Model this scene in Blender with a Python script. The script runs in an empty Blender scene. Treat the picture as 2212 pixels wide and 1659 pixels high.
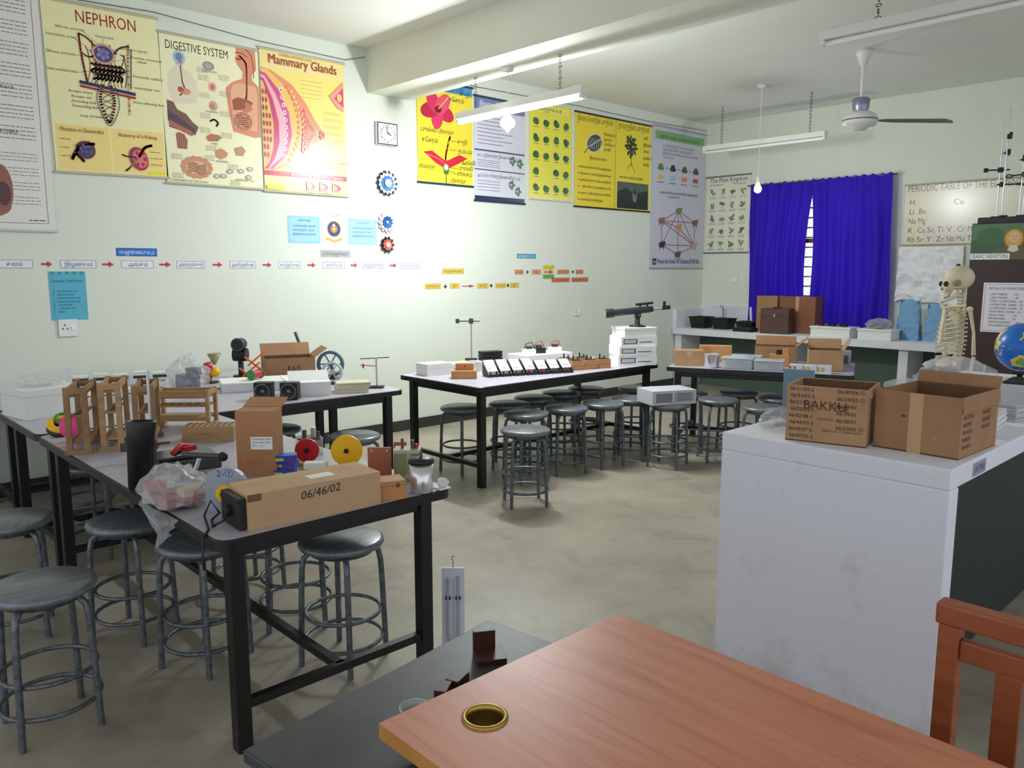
import bpy, math, random
from mathutils import Vector, Matrix, noise
random.seed(3)
COL=bpy.context.collection
def lin(c):
    c/=255.0
    return c/12.92 if c<=.04045 else ((c+.055)/1.055)**2.4
def L3(c): return (lin(c[0]),lin(c[1]),lin(c[2]),1)
_m={}
def mat(rgb,rough=.5,metal=0,var=0,scale=8,bump=0,emit=0,alpha=1,trans=0,stretch=None,dark=.5):
    k=(rgb,rough,metal,var,scale,bump,emit,alpha,trans,stretch,dark)
    if k in _m: return _m[k]
    m=bpy.data.materials.new("mat_%d"%len(_m)); m.use_nodes=True; nt=m.node_tree; p=nt.nodes["Principled BSDF"]
    c=L3(rgb); p.inputs["Base Color"].default_value=c; p.inputs["Roughness"].default_value=rough; p.inputs["Metallic"].default_value=metal
    if alpha<1: p.inputs["Alpha"].default_value=alpha
    if trans: p.inputs["Transmission Weight"].default_value=trans
    if emit:
        p.inputs["Emission Color"].default_value=c; p.inputs["Emission Strength"].default_value=emit
    if var or bump:
        tc=nt.nodes.new("ShaderNodeTexCoord"); mp=nt.nodes.new("ShaderNodeMapping"); n=nt.nodes.new("ShaderNodeTexNoise")
        nt.links.new(tc.outputs["Object"],mp.inputs[0]); nt.links.new(mp.outputs[0],n.inputs["Vector"])
        if stretch: mp.inputs["Scale"].default_value=stretch
        n.inputs["Scale"].default_value=scale; n.inputs["Detail"].default_value=6; n.inputs["Roughness"].default_value=.6
        if var:
            r=nt.nodes.new("ShaderNodeValToRGB"); r.color_ramp.elements[0].position=.32; r.color_ramp.elements[1].position=.68
            d=tuple(x*(1-var*dark*2) for x in c[:3])+(1,); b=tuple(min(1,x*(1+var*.35)) for x in c[:3])+(1,)
            r.color_ramp.elements[0].color=d; r.color_ramp.elements[1].color=b
            nt.links.new(n.outputs["Fac"],r.inputs[0]); nt.links.new(r.outputs[0],p.inputs["Base Color"])
        if bump:
            bp=nt.nodes.new("ShaderNodeBump"); bp.inputs["Strength"].default_value=bump; bp.inputs["Distance"].default_value=.01
            nt.links.new(n.outputs["Fac"],bp.inputs["Height"]); nt.links.new(bp.outputs[0],p.inputs["Normal"])
    _m[k]=m; return m
def ink(rgb,rough=.45): return mat(rgb,rough)
def RZ(a): return Matrix.Rotation(math.radians(a),4,'Z')
def RX(a): return Matrix.Rotation(math.radians(a),4,'X')
def RY(a): return Matrix.Rotation(math.radians(a),4,'Y')
def TR(x,y,z): return Matrix.Translation((x,y,z))
_t={}
def glyphs(s):
    if s in _t: return _t[s]
    cu=bpy.data.curves.new("txt","FONT"); cu.body=s; cu.resolution_u=2; cu.size=1
    o=bpy.data.objects.new("txt",cu); COL.objects.link(o)
    dg=bpy.context.evaluated_depsgraph_get(); me=bpy.data.meshes.new_from_object(o.evaluated_get(dg))
    vs=[(v.co.x,v.co.y) for v in me.vertices]; fs=[tuple(p.vertices) for p in me.polygons]
    bpy.data.objects.remove(o); bpy.data.curves.remove(cu); bpy.data.meshes.remove(me)
    w=(max(v[0] for v in vs)) if vs else 0
    _t[s]=(vs,fs,w); return _t[s]
class MB:
    def __init__(s): s.v=[];s.f=[];s.m=[];s.sm=[];s.mats=[];s.M=Matrix.Identity(4)
    def add(s,vs,fs,mt,smooth=False):
        if mt not in s.mats: s.mats.append(mt)
        i=s.mats.index(mt); b=len(s.v)
        for v in vs: s.v.append(s.M@Vector(v))
        for f in fs: s.f.append(tuple(b+k for k in f)); s.m.append(i); s.sm.append(smooth)
        return s
    def bx(s,lo,hi,mt,R=None):
        x0,y0,z0=lo;x1,y1,z1=hi
        vs=[(x0,y0,z0),(x1,y0,z0),(x1,y1,z0),(x0,y1,z0),(x0,y0,z1),(x1,y0,z1),(x1,y1,z1),(x0,y1,z1)]
        if R is not None:
            c=Vector(((x0+x1)/2,(y0+y1)/2,(z0+z1)/2)); vs=[c+R@(Vector(v)-c) for v in vs]
        return s.add(vs,[(0,3,2,1),(4,5,6,7),(0,1,5,4),(1,2,6,5),(2,3,7,6),(3,0,4,7)],mt)
    def box(s,c,d,mt,R=None):
        return s.bx([c[i]-d[i]/2 for i in range(3)],[c[i]+d[i]/2 for i in range(3)],mt,R)
    def lathe(s,prof,mt,c=(0,0,0),n=24,M=None,smooth=True):
        vs=[];fs=[];M=M or Matrix.Identity(4)
        for r,z in prof:
            for i in range(n):
                a=2*math.pi*i/n; vs.append(M@Vector((r*math.cos(a),r*math.sin(a),z))+Vector(c))
        k=len(prof)
        for j in range(k-1):
            for i in range(n):
                fs.append((j*n+i,j*n+(i+1)%n,(j+1)*n+(i+1)%n,(j+1)*n+i))
        s.add(vs,fs,mt,smooth)
        return s
    def cyl(s,p0,p1,r,mt,r1=None,n=14,smooth=True):
        p0=Vector(p0);p1=Vector(p1);d=p1-p0;L=d.length
        if L<1e-6: return s
        q=d.to_track_quat('Z','Y').to_matrix().to_4x4(); r1=r if r1 is None else r1
        vs=[];
        for rr,z in ((r,0),(r1,L)):
            for i in range(n):
                a=2*math.pi*i/n; vs.append(p0+(q@Vector((rr*math.cos(a),rr*math.sin(a),z))))
        s.add(vs,[(i,(i+1)%n,n+(i+1)%n,n+i) for i in range(n)],mt,smooth)
        s.add(vs,[tuple(range(n-1,-1,-1)),tuple(range(n,2*n))],mt,False)
        return s
    def sph(s,c,r,mt,n=16,jit=0,seed=0):
        if not isinstance(r,(tuple,list)): r=(r,r,r)
        k=n//2; vs=[];fs=[]
        for j in range(k+1):
            t=math.pi*j/k
            for i in range(n):
                a=2*math.pi*i/n; q=Vector((math.sin(t)*math.cos(a),math.sin(t)*math.sin(a),math.cos(t)))
                g=1
                if jit: g=1+jit*noise.noise(q*2.3+Vector((seed,seed*1.7,0)))+jit*.6*noise.noise(q*6+Vector((seed,0,seed)))
                vs.append((c[0]+r[0]*q.x*g,c[1]+r[1]*q.y*g,c[2]+r[2]*q.z*g))
        for j in range(k):
            for i in range(n): fs.append((j*n+i,(j+1)*n+i,(j+1)*n+(i+1)%n,j*n+(i+1)%n))
        return s.add(vs,fs,mt,jit<.2)
    def tube(s,pts,r,mt,n=8,closed=False):
        P=[Vector(p) for p in pts]; m=len(P); vs=[];fs=[]
        up=Vector((0,0,1))
        prev=None
        for i in range(m):
            if closed: d=P[(i+1)%m]-P[i-1]
            else: d=P[min(i+1,m-1)]-P[max(i-1,0)]
            d.normalize()
            if prev is None:
                a=up if abs(d.z)<.9 else Vector((1,0,0)); u=d.cross(a).normalized()
            else:
                u=(prev-d*prev.dot(d)).normalized()
            prev=u; w=d.cross(u); rr=r[i] if isinstance(r,(list,tuple)) else r
            for k in range(n):
                a=2*math.pi*k/n; vs.append(P[i]+u*math.cos(a)*rr+w*math.sin(a)*rr)
        for i in range(m if closed else m-1):
            j=(i+1)%m
            for k in range(n): fs.append((i*n+k,i*n+(k+1)%n,j*n+(k+1)%n,j*n+k))
        s.add(vs,fs,mt,True)
        if not closed: s.add(vs,[tuple(range(n-1,-1,-1)),tuple(range((m-1)*n,m*n))],mt,False)
        return s
    def ring(s,c,R,r,mt,M=None,n=28,k=8):
        M=M or Matrix.Identity(4)
        return s.tube([Vector(c)+(M@Vector((R*math.cos(2*math.pi*i/n),R*math.sin(2*math.pi*i/n),0))) for i in range(n)],r,mt,k,True)
    def poly(s,pts,mt): return s.add(pts,[tuple(range(len(pts)))],mt)
    def text(s,t,o,u,v,size,mt,w=None,align='l',sx=1):
        vs,fs,W=glyphs(t)
        if not vs: return s
        if w: sx=min(sx*1.0,w/(W*size)) if W>0 else sx
        o=Vector(o);u=Vector(u);v=Vector(v); off={'l':0,'c':-W/2,'r':-W}[align]
        s.add([o+u*((x+off)*size*sx)+v*(y*size) for x,y in vs],fs,mt); return s
    def mesh(s,name):
        me=bpy.data.meshes.new(name); me.from_pydata([tuple(v) for v in s.v],[],s.f)
        for m in s.mats: me.materials.append(m)
        me.polygons.foreach_set("material_index",s.m); me.polygons.foreach_set("use_smooth",s.sm); me.update(); return me
    def obj(s,name,parent=None,bevel=0,solid=0):
        o=bpy.data.objects.new(name,s.mesh(name)); COL.objects.link(o)
        if parent is not None: o.parent=parent
        if solid:
            md=o.modifiers.new("s","SOLIDIFY"); md.thickness=solid
        if bevel:
            md=o.modifiers.new("b","BEVEL"); md.width=bevel; md.segments=2; md.limit_method='ANGLE'
        return o
def meta(o,label,cat,group=None):
    o["label"]=label; o["category"]=cat
    if group: o["group"]=group
    return o
def thing(name,label,cat,loc=(0,0,0),rz=0,group=None,mb=None,bevel=0):
    if mb is None:
        o=bpy.data.objects.new(name,None); COL.objects.link(o); o.empty_display_size=.05
    else: o=mb.obj(name,None,bevel)
    o.location=loc; o.rotation_euler=(0,0,math.radians(rz)); return meta(o,label,cat,group)
def dup(root,loc,rz,label=None,group=None):
    n=root.copy(); COL.objects.link(n); n.location=loc; n.rotation_euler=(0,0,math.radians(rz))
    if label: n["label"]=label
    if group: n["group"]=group
    for c in [c for c in root.children]:
        d=c.copy(); COL.objects.link(d); d.parent=n
    return n
def struct(mb,name,bevel=0):
    o=mb.obj(name,None,bevel); o["kind"]="structure"; return o
# ------------------------------------------------------------------ palette
WHITE=mat((236,238,232),.6); WHP=mat((232,234,230),.5,var=.05,scale=20)
BLACK=mat((22,22,24),.45); BLK2=mat((34,34,37),.6,var=.3,scale=12)
STEEL=mat((200,202,205),.3,.85); CHROME=mat((225,226,228),.22,.8); DST=mat((95,98,102),.4,.8)
KRAFT=mat((182,142,104),.75,var=.12,scale=9); KRAFT2=mat((168,127,91),.8,var=.16,scale=7); KDARK=mat((120,88,62),.85,var=.15)
PINE=mat((184,146,102),.65,var=.3,scale=6,stretch=(1,1,6)); PINE2=mat((162,124,84),.7,var=.35,scale=8,stretch=(6,1,1))
OWOOD=mat((196,140,84),.5,var=.15,scale=8,stretch=(1,6,1))
RED=mat((190,30,32),.4); BLUE=mat((25,80,185),.4); YEL=mat((248,190,20),.4); ORG=mat((235,110,30),.4); GREEN=mat((60,140,70),.5); PINK=mat((240,50,140),.45)
PAPER=mat((238,238,234),.7); INK=ink((30,30,40)); BAG=mat((225,228,230),.12,alpha=.32,bump=.4,scale=30)
GLASS=mat((215,225,225),.05,alpha=.3)
# ------------------------------------------------------------------ room shell
WALLM=mat((226,232,217),.72,var=.03,scale=1.6,bump=.03)
CEILM=mat((228,230,220),.8,var=.05,scale=1.2)
def floor_mat():
    m=bpy.data.materials.new("floor_concrete"); m.use_nodes=True; nt=m.node_tree; p=nt.nodes["Principled BSDF"]
    tc=nt.nodes.new("ShaderNodeTexCoord"); a=nt.nodes.new("ShaderNodeTexNoise"); a.inputs["Scale"].default_value=2.2; a.inputs["Detail"].default_value=9; a.inputs["Roughness"].default_value=.66
    b=nt.nodes.new("ShaderNodeTexNoise"); b.inputs["Scale"].default_value=3.4; b.inputs["Detail"].default_value=9; b.inputs["Distortion"].default_value=1.2
    for n in (a,b): nt.links.new(tc.outputs["Object"],n.inputs["Vector"])
    r=nt.nodes.new("ShaderNodeValToRGB"); e=r.color_ramp.elements; e[0].position=.3; e[0].color=L3((146,138,122)); e[1].position=.66; e[1].color=L3((172,164,146))
    r2=nt.nodes.new("ShaderNodeValToRGB"); e=r2.color_ramp.elements; e[0].position=.34; e[0].color=(.5,.51,.55,1); e[1].position=.46; e[1].color=(1,1,1,1)
    mx=nt.nodes.new("ShaderNodeMix"); mx.data_type='RGBA'; mx.blend_type='MULTIPLY'; mx.inputs[0].default_value=.3
    nt.links.new(a.outputs["Fac"],r.inputs[0]); nt.links.new(b.outputs["Fac"],r2.inputs[0]); nt.links.new(r.outputs[0],mx.inputs[6]); nt.links.new(r2.outputs[0],mx.inputs[7])
    nt.links.new(mx.outputs[2],p.inputs["Base Color"]); p.inputs["Roughness"].default_value=.42
    return m
struct(MB().bx((-3,-3,-.1),(9.7,6.4,0),floor_mat()),"floor")
struct(MB().bx((-3,6.25,0),(9.7,6.4,3.47),WALLM),"wall_left")
wb=MB()
WY0,WY1,WZ0,WZ1=3.95,5.35,1.0,2.5
wb.bx((9.5,-3,0),(9.65,WY0,3.47),WALLM).bx((9.5,WY1,0),(9.65,6.25,3.47),WALLM).bx((9.5,WY0,0),(9.65,WY1,WZ0),WALLM).bx((9.5,WY0,WZ1),(9.65,WY1,3.47),WALLM)
struct(wb,"wall_back")
struct(MB().bx((-3,-3,3.47),(9.7,6.4,3.6),CEILM),"ceiling")
struct(MB().bx((4.12,-3,3.1),(4.58,6.25,3.47),mat((230,231,214),.75,var=.04,scale=2)),"trim_1")
struct(MB().bx((-3,6.235,0),(9.5,6.25,.1),mat((52,50,46),.6)),"baseboard_left")
FR=mat((120,70,45),.5,var=.2)
w=MB()
for y in (WY0+.02,(WY0+WY1)/2,WY1-.02): w.box((9.57,y,(WZ0+WZ1)/2),(.06,.05,WZ1-WZ0),FR)
for z in (WZ0+.02,1.9,WZ1-.02): w.box((9.57,(WY0+WY1)/2,z),(.05,WY1-WY0,.05),FR)
for i in range(12): w.box((9.56,(WY0+WY1)/2,WZ0+.1+i*.12),(.012,WY1-WY0,.016),mat((190,110,80),.5))
struct(w,"window_1")
# sockets
def socket(loc,rz,size,lab,n):
    a,b=size; m=MB().bx((-a/2,-.012,-b/2),(a/2,0,b/2),WHITE)
    if n: 
        for dx,dz in ((0,.02),(-.012,-.005),(.012,-.005)): m.box((dx*1.2-.02,-.013,dz),(.007,.002,.012),BLACK)
        m.box((.03,-.015,0),(.014,.008,.026),mat((250,250,250),.3))
    else: m.box((0,-.015,0),(.02,.008,.035),mat((250,250,250),.3))
    m.bx((-a/2-.003,-.002,-b/2-.003),(a/2+.003,0,b/2+.003),mat((150,152,145),.7))
    return thing("power_socket",lab,"socket",loc,rz,mb=m,bevel=.002)
socket((1.575,6.25,1.14),0,(.12,.12),"white plastic three-pin power socket on the wall",1)
socket((6.93,6.25,1.06),0,(.1,.09),"small white wall socket above the lab table",1)
socket((9.5,5.75,1.42),-90,(.09,.09),"white switch plate beside the blue curtains",0)
# ------------------------------------------------------------------ flat printed things
class Flat:
    def __init__(s,W,H,bg,rough=.3,thick=.003,step=.00006):
        s.W=W;s.H=H;s.mb=MB();s.n=0;s.th=thick;s.step=step;s.rough=rough
        s.mb.bx((0,-thick,-H),(W,0,0),mat(bg,rough))
    def _y(s): s.n+=1; return -s.th-.0002-s.n*s.step
    def P(s,u,v,y): return (u*s.W,y,-v*s.H)
    def rect(s,u0,v0,u1,v1,c): y=s._y(); s.mb.poly([s.P(u0,v1,y),s.P(u1,v1,y),s.P(u1,v0,y),s.P(u0,v0,y)],ink(c,s.rough)); return s
    def frame(s,u0,v0,u1,v1,c,w=.004):
        a=w/s.W;b=w/s.H
        s.rect(u0,v0,u1,v0+b,c);s.rect(u0,v1-b,u1,v1,c);s.rect(u0,v0,u0+a,v1,c);s.rect(u1-a,v0,u1,v1,c);return s
    def ell(s,u,v,ru,rv,c,n=22,rot=0):
        y=s._y(); pts=[]
        for i in range(n):
            a=-2*math.pi*i/n; x=ru*s.W*math.cos(a); z=rv*s.H*math.sin(a); r=math.radians(rot)
            pts.append((u*s.W+x*math.cos(r)-z*math.sin(r),y,-v*s.H+x*math.sin(r)+z*math.cos(r)))
        s.mb.poly(pts[::-1],ink(c,s.rough)); return s
    def poly(s,pts,c):
        y=s._y(); s.mb.poly([s.P(u,v,y) for u,v in pts],ink(c,s.rough)); return s
    def line(s,pts,w,c):
        y=s._y(); q=[Vector((u*s.W,-v*s.H)) for u,v in pts]
        for a,b in zip(q[:-1],q[1:]):
            d=b-a
            if d.length<1e-6: continue
            d.normalize(); n=Vector((-d.y,d.x))*w/2; a2=a-d*w*.3;b2=b+d*w*.3
            s.mb.poly([(p.x,y,p.y) for p in (a2-n,b2-n,b2+n,a2+n)],ink(c,s.rough))
        return s
    def curve(s,pts,w,c,k=8):
        q=[];P=[Vector(p) for p in pts];P=[P[0]]+P+[P[-1]]
        for i in range(1,len(P)-2):
            for j in range(k):
                t=j/k; a,b,cc,d=P[i-1],P[i],P[i+1],P[i+2]
                q.append(.5*((2*b)+(cc-a)*t+(2*a-5*b+4*cc-d)*t*t+(3*b-a-3*cc+d)*t**3))
        q.append(P[-2]); return s.line(q,w,c)
    def text(s,t,u,v,size,c,w=None,align='l'):
        s.mb.text(t,s.P(u,v,s._y()),(1,0,0),(0,0,1),size,ink(c,s.rough),w=w,align=align); return s
    def lines(s,u0,v0,u1,n,dv,c,h=.003,seed=1):
        rr=random.Random(seed)
        for i in range(n):
            x=u0
            while x<u1-.01:
                l=rr.uniform(.015,.05); e=min(u1,x+l); 
                y=-s.th-.0002-s.n*s.step
                v=v0+i*dv; s.mb.poly([s.P(x,v+h/s.H,y),s.P(e,v+h/s.H,y),s.P(e,v,y),s.P(x,v,y)],ink(c,s.rough)); x=e+.008
        s.n+=1; return s
    def done(s,name,label,cat,loc,rz=0,group=None,rods=None,tilt=0):
        if rods:
            root=thing(name,label,cat,loc,rz,group); s.mb.obj("printed_sheet",root)
            for z in (0,-s.H):
                MB().cyl((-.01,-.004,z),(s.W+.01,-.004,z),.010,mat(rods,.4),n=10).obj("hanging_rod",root)
        else: root=thing(name,label,cat,loc,rz,group,mb=s.mb)
        if tilt: root.rotation_euler.y=math.radians(tilt)
        return root
def on_left(x,z,off=.006): return (x,6.25-off,z)
# P0
p=Flat(.80,1.58,(232,230,222),rough=.5)
p.frame(.03,.02,.945,.97,(120,60,50),.003)
for i in range(7): p.lines(.62,.06+i*.085,.90,4,.016,(120,110,110),.005,i)
for i in range(4): p.lines(.55,.68+i*.06,.90,3,.014,(140,120,110),.004,i+20)
p.ell(.5,.9,.18,.05,(160,110,90)).ell(.62,.83,.08,.1,(150,100,85)).curve([(.4,.1),(.45,.4),(.42,.8)],.01,(170,90,80)).ell(.63,.85,.05,.05,(90,60,60))
p.text("BULUS",.66,.42,.03,(30,30,30)).text("VERTEBRA",.6,.60,.03,(30,30,30)).lines(.8,.955,.93,1,.01,(60,60,60),.006)
p.done("anatomy_poster","white paper anatomy chart with printed text columns","poster",on_left(.75,3.39),rods=(215,212,205))
# NEPHRON
p=Flat(.755,1.13,(245,240,184))
p.rect(.02,.715,.98,.985,(246,222,140)).rect(.48,.715,.495,.985,(250,236,160)).rect(.8,.965,.98,.985,(235,225,20))
p.text("NEPHRON",.27,.105,.115,(165,30,25),w=.40)
lab=[("Afferent arteriole",.10,.155),("Glomerulus",.43,.175),("Interlobular artery",.02,.205),("Bowman's capsule",.64,.225),("Efferent arteriole",.01,.305),("Proximal convoluted",.73,.27),("tubule",.79,.292),("Distal convoluted tubule",-.0,.405),("Peritubular capillary",.74,.385),("Arcuate artery",.16,.52),("Interlobular vein",.75,.455),("Arcuate vein",.18,.55),("Urine collecting duct",.72,.545),("Ascending limb",.18,.578),("Descending limb",.18,.606),("Loop of Henle",.24,.66)]
for t,u,v in lab: p.text(t,u,v,.026,(70,55,40),w=.19 if u<.05 else None)
for a,b in (((.32,.15),(.44,.21)),((.5,.18),(.48,.23)),((.24,.2),(.34,.24)),((.64,.22),(.56,.25)),((.25,.3),(.42,.3)),((.73,.27),(.60,.3)),((.25,.4),(.40,.38)),((.74,.38),(.64,.38)),((.75,.45),(.68,.44))): p.line([a,b],.002,(90,70,50))
rr=random.Random(5)
for i in range(12):
    x=.34+i*.03; p.curve([(x,.20+rr.random()*.06),(x+.04*rr.uniform(-1,1),.28),(x+.04*rr.uniform(-1,1),.37),(x-.01,.46)],.006,((200,110,85),(226,190,150),(150,60,50),(120,110,150))[i%4])
for i in range(8): p.curve([(.37+.035*i,.33),(.42+.035*i,.355),(.37+.035*i,.38),(.43+.03*i,.405),(.38+.035*i,.43)],.013,(236,206,170)); p.curve([(.38+.035*i,.34),(.43+.035*i,.36),(.38+.035*i,.39)],.004,(150,80,70))
p.ell(.49,.27,.105,.062,(214,160,136)).ell(.49,.27,.082,.048,(58,72,136))
for k in range(16): p.ell(.49+.055*math.cos(k*1.1)*(k/16),.27+.034*math.sin(k*1.1)*(k/16),.017,.012,(70+k*6,84+k*4,160),n=10)
p.curve([(.29,.17),(.30,.3),(.33,.46)],.012,(150,40,35)).curve([(.72,.19),(.70,.32),(.68,.62)],.011,(226,176,136)).line([(.74,.22),(.71,.46)],.007,(60,60,120)).curve([(.29,.17),(.36,.19),(.42,.23)],.009,(150,40,35)).curve([(.72,.2),(.64,.22),(.58,.26)],.009,(60,60,120)).curve([(.30,.28),(.36,.30),(.40,.29)],.008,(150,40,35))
p.line([(.27,.455),(.74,.490)],.022,(50,50,110)).line([(.27,.478),(.74,.513)],.015,(165,40,30))
p.curve([(.46,.45),(.43,.56),(.49,.68),(.55,.56),(.53,.45)],.018,(228,194,154)).curve([(.42,.47),(.40,.57),(.49,.70),(.59,.58),(.57,.46)],.005,(70,60,110)).curve([(.45,.50),(.54,.53),(.45,.57),(.54,.60),(.47,.65)],.004,(150,60,50)).curve([(.54,.50),(.45,.54),(.54,.57),(.46,.61),(.52,.66)],.004,(70,60,110))
p.text("Filtration in Glomerulus",.06,.755,.04,(130,50,30),w=.28).text("Anatomy of a Kidney",.56,.76,.04,(130,50,30),w=.27)
p.ell(.26,.86,.085,.055,(90,60,80)).ell(.25,.855,.055,.035,(60,60,110)).curve([(.34,.82),(.24,.83),(.18,.87),(.14,.92)],.020,(185,100,70)).curve([(.30,.81),(.18,.84)],.012,(165,70,60)).curve([(.17,.88),(.24,.93)],.016,(165,80,60))
for k in range(8): p.ell(.22+.012*k,.85+.02*math.sin(k*2),.014,.010,(100,90,140),n=10)
p.ell(.73,.89,.085,.075,(160,50,75),rot=20).ell(.74,.89,.065,.058,(225,120,120),rot=20)
for k in range(6): p.ell(.74+.045*math.cos(k*1.05),.89+.04*math.sin(k*1.05),.016,.013,(170,50,70),n=10)
p.curve([(.73,.88),(.79,.82),(.86,.80)],.018,(210,90,80)).curve([(.72,.89),(.64,.95),(.6,.97)],.010,(200,160,90)).curve([(.70,.88),(.62,.88),(.58,.87)],.008,(60,60,130))
for i in range(3): p.lines(.05,.80+.05*i,.14,1,.01,(120,90,60),.004,i); p.lines(.84,.84+.04*i,.95,1,.01,(120,90,60),.004,i)
p.done("nephron_poster","yellow laminated wall chart of the nephron with red title","poster",on_left(1.56,3.345),rods=(200,190,160),tilt=-1)
# DIGESTIVE
p=Flat(.765,1.08,(246,243,200))
p.text("DIGESTIVE SYSTEM",.05,.10,.088,(30,30,25),w=.48)
p.poly([(.08,.24),(.13,.22),(.15,.18),(.21,.18),(.22,.22),(.28,.23),(.35,.30),(.34,.44),(.1,.46),(.05,.34)],(236,224,196)).ell(.18,.15,.06,.05,(180,196,208)).ell(.18,.145,.035,.028,(110,140,190)).ell(.19,.175,.02,.012,(205,120,110)).curve([(.19,.2),(.2,.3),(.22,.36),(.17,.40)],.010,(200,130,100)).ell(.23,.37,.05,.022,(215,160,110)).ell(.18,.36,.03,.02,(180,90,70))
p.ell(.47,.17,.06,.03,(150,150,160)).ell(.47,.17,.04,.018,(190,170,165)).ell(.5,.31,.045,.035,(235,190,170)).ell(.5,.31,.025,.02,(210,120,110)).ell(.5,.44,.045,.035,(200,180,150)).ell(.49,.445,.028,.022,(210,140,110))
p.poly([(.04,.44),(.10,.45),(.14,.50),(.22,.52),(.28,.57),(.34,.60),(.30,.66),(.04,.58)],(130,92,84)).poly([(.04,.50),(.3,.62),(.28,.66),(.05,.62)],(92,72,88)).poly([(.05,.57),(.28,.64),(.27,.67),(.05,.61)],(180,110,90))
p.poly([(.76,.0),(.97,.0),(.98,.14),(.93,.18),(.93,.22),(1.0,.26),(1.0,.62),(.93,.63),(.70,.60),(.66,.45),(.64,.30),(.72,.25),(.82,.22),(.83,.17),(.78,.13),(.75,.09),(.77,.06)],(224,146,112))
p.poly([(.72,.27),(.80,.25),(.96,.26),(.98,.33),(.96,.58),(.72,.57),(.69,.42),(.69,.31)],(236,178,142))
p.curve([(.84,.0),(.93,.05),(.95,.2)],.006,(150,60,50)).curve([(.80,.06),(.85,.09),(.87,.12),(.87,.2),(.86,.33),(.84,.38)],.013,(185,80,70)).ell(.79,.085,.03,.010,(200,60,60)).curve([(.76,.045),(.82,.04),(.88,.06)],.006,(170,80,70))
p.poly([(.70,.38),(.76,.355),(.86,.36),(.93,.38),(.90,.41),(.80,.44),(.71,.45)],(164,92,64)).poly([(.84,.38),(.90,.39),(.92,.43),(.86,.455),(.80,.45),(.84,.42)],(206,128,100))
p.ell(.81,.52,.10,.065,(176,112,86)).ell(.81,.52,.07,.045,(226,165,130))
for k in range(5): p.curve([(.75,.49+k*.015),(.79,.483+k*.015),(.83,.497+k*.015),(.87,.487+k*.015)],.006,(190,110,88))
for k in range(12): p.ell(.81+.085*math.cos(k*.52),.52+.055*math.sin(k*.52),.018,.012,(196,132,104),n=10)
p.poly([(.11,.66),(.14,.65),(.19,.66),(.22,.70),(.21,.76),(.12,.76)],(150,95,75))
for k in range(4): p.line([(.12+.025*k,.66),(.13+.022*k,.75)],.003,(220,160,130))
p.curve([(.46,.55),(.5,.535),(.54,.555),(.52,.58)],.012,(196,150,120)).poly([(.41,.66),(.46,.635),(.55,.64),(.57,.66),(.52,.685),(.43,.69)],(196,122,88)).ell(.52,.67,.02,.014,(110,150,80))
p.ell(.30,.88,.155,.075,(206,150,108)).ell(.30,.885,.12,.052,(226,180,140))
for k in range(14): p.ell(.30+.135*math.cos(k*.45),.88+.062*math.sin(k*.45),.028,.018,(212,150,110),n=12)
for k in range(5): p.curve([(.21,.86+k*.014),(.27,.85+k*.014),(.33,.87+k*.014),(.39,.855+k*.014)],.006,(186,116,90))
p.poly([(.5,.75),(.56,.73),(.63,.76),(.61,.79),(.55,.81),(.5,.79)],(206,150,106)).poly([(.70,.72),(.78,.70),(.82,.73),(.79,.77),(.72,.77)],(200,150,120))
for (u,v) in ((.5,.93),(.57,.925),(.76,.88),(.86,.86),(.84,.92),(.64,.89)): p.ell(u,v,.035,.016,(168,160,155)).ell(u,v,.02,.008,(225,220,205))
for i,(u,v) in enumerate([(.35,.19),(.05,.5),(.36,.24),(.36,.36),(.57,.22),(.57,.33),(.57,.47),(.36,.5),(.05,.8),(.35,.6),(.57,.62),(.4,.72),(.62,.84),(.64,.95),(.05,.93),(.38,.79)]): p.lines(u,v,u+.11,4,.010,(150,140,125),.003,i)
for t,u,v in (("THE MOUTH",.4,.215),("STOMACH",.42,.49),("LIVER",.46,.71),("PANCREAS",.5,.83),("COMPONENTS OF THE COLON",.03,.985),("INTESTINAL VILLI",.7,.95)): p.text(t,u,v,.020,(60,50,40))
p.done("digestive_system_poster","laminated wall chart of the human digestive system","poster",on_left(2.325,3.275),rods=(190,185,160))
# MAMMARY
p=Flat(.775,1.12,(246,228,130))
p.rect(.0,.0,1,.14,(247,226,150)).rect(0,.85,1,.885,(200,50,60)).rect(.0,.885,1,1,(246,236,150))
p.poly([(0,.13),(.12,.14),(.36,.22),(.52,.34),(.62,.45),(.70,.52),(.71,.58),(.62,.62),(.50,.70),(.36,.78),(.10,.85),(0,.85)],(238,150,116))
p.poly([(.0,.14),(.08,.14),(.24,.22),(.38,.35),(.46,.50),(.42,.66),(.28,.78),(.08,.85),(0,.85)],(246,196,110))
p.poly([(.0,.16),(.06,.17),(.20,.27),(.31,.42),(.34,.58),(.28,.72),(.1,.84),(0,.84)],(212,84,140))
p.poly([(.0,.18),(.05,.19),(.16,.30),(.26,.45),(.28,.60),(.22,.74),(.06,.84),(0,.84)],(240,180,190))
p.poly([(.0,.2),(.04,.21),(.13,.34),(.19,.50),(.19,.64),(.13,.76),(.05,.84),(0,.84)],(206,70,110)).poly([(0,.22),(.03,.23),(.09,.36),(.13,.52),(.12,.68),(.06,.80),(0,.84)],(236,190,120))
for r_ in range(9):
    for c_ in range(3):
        if c_*.035+.02<.11-.06*abs(r_-4.5)/5: p.ell(.02+c_*.035,.30+r_*.055,.013,.02,(176,70,70),n=10)
for i in range(10): p.ell(.225+.045*math.sin(i*.32),.27+i*.052,.022,.017,(250,225,230),n=12); p.ell(.225+.045*math.sin(i*.32),.27+i*.052,.010,.008,(200,70,110),n=8)
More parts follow.
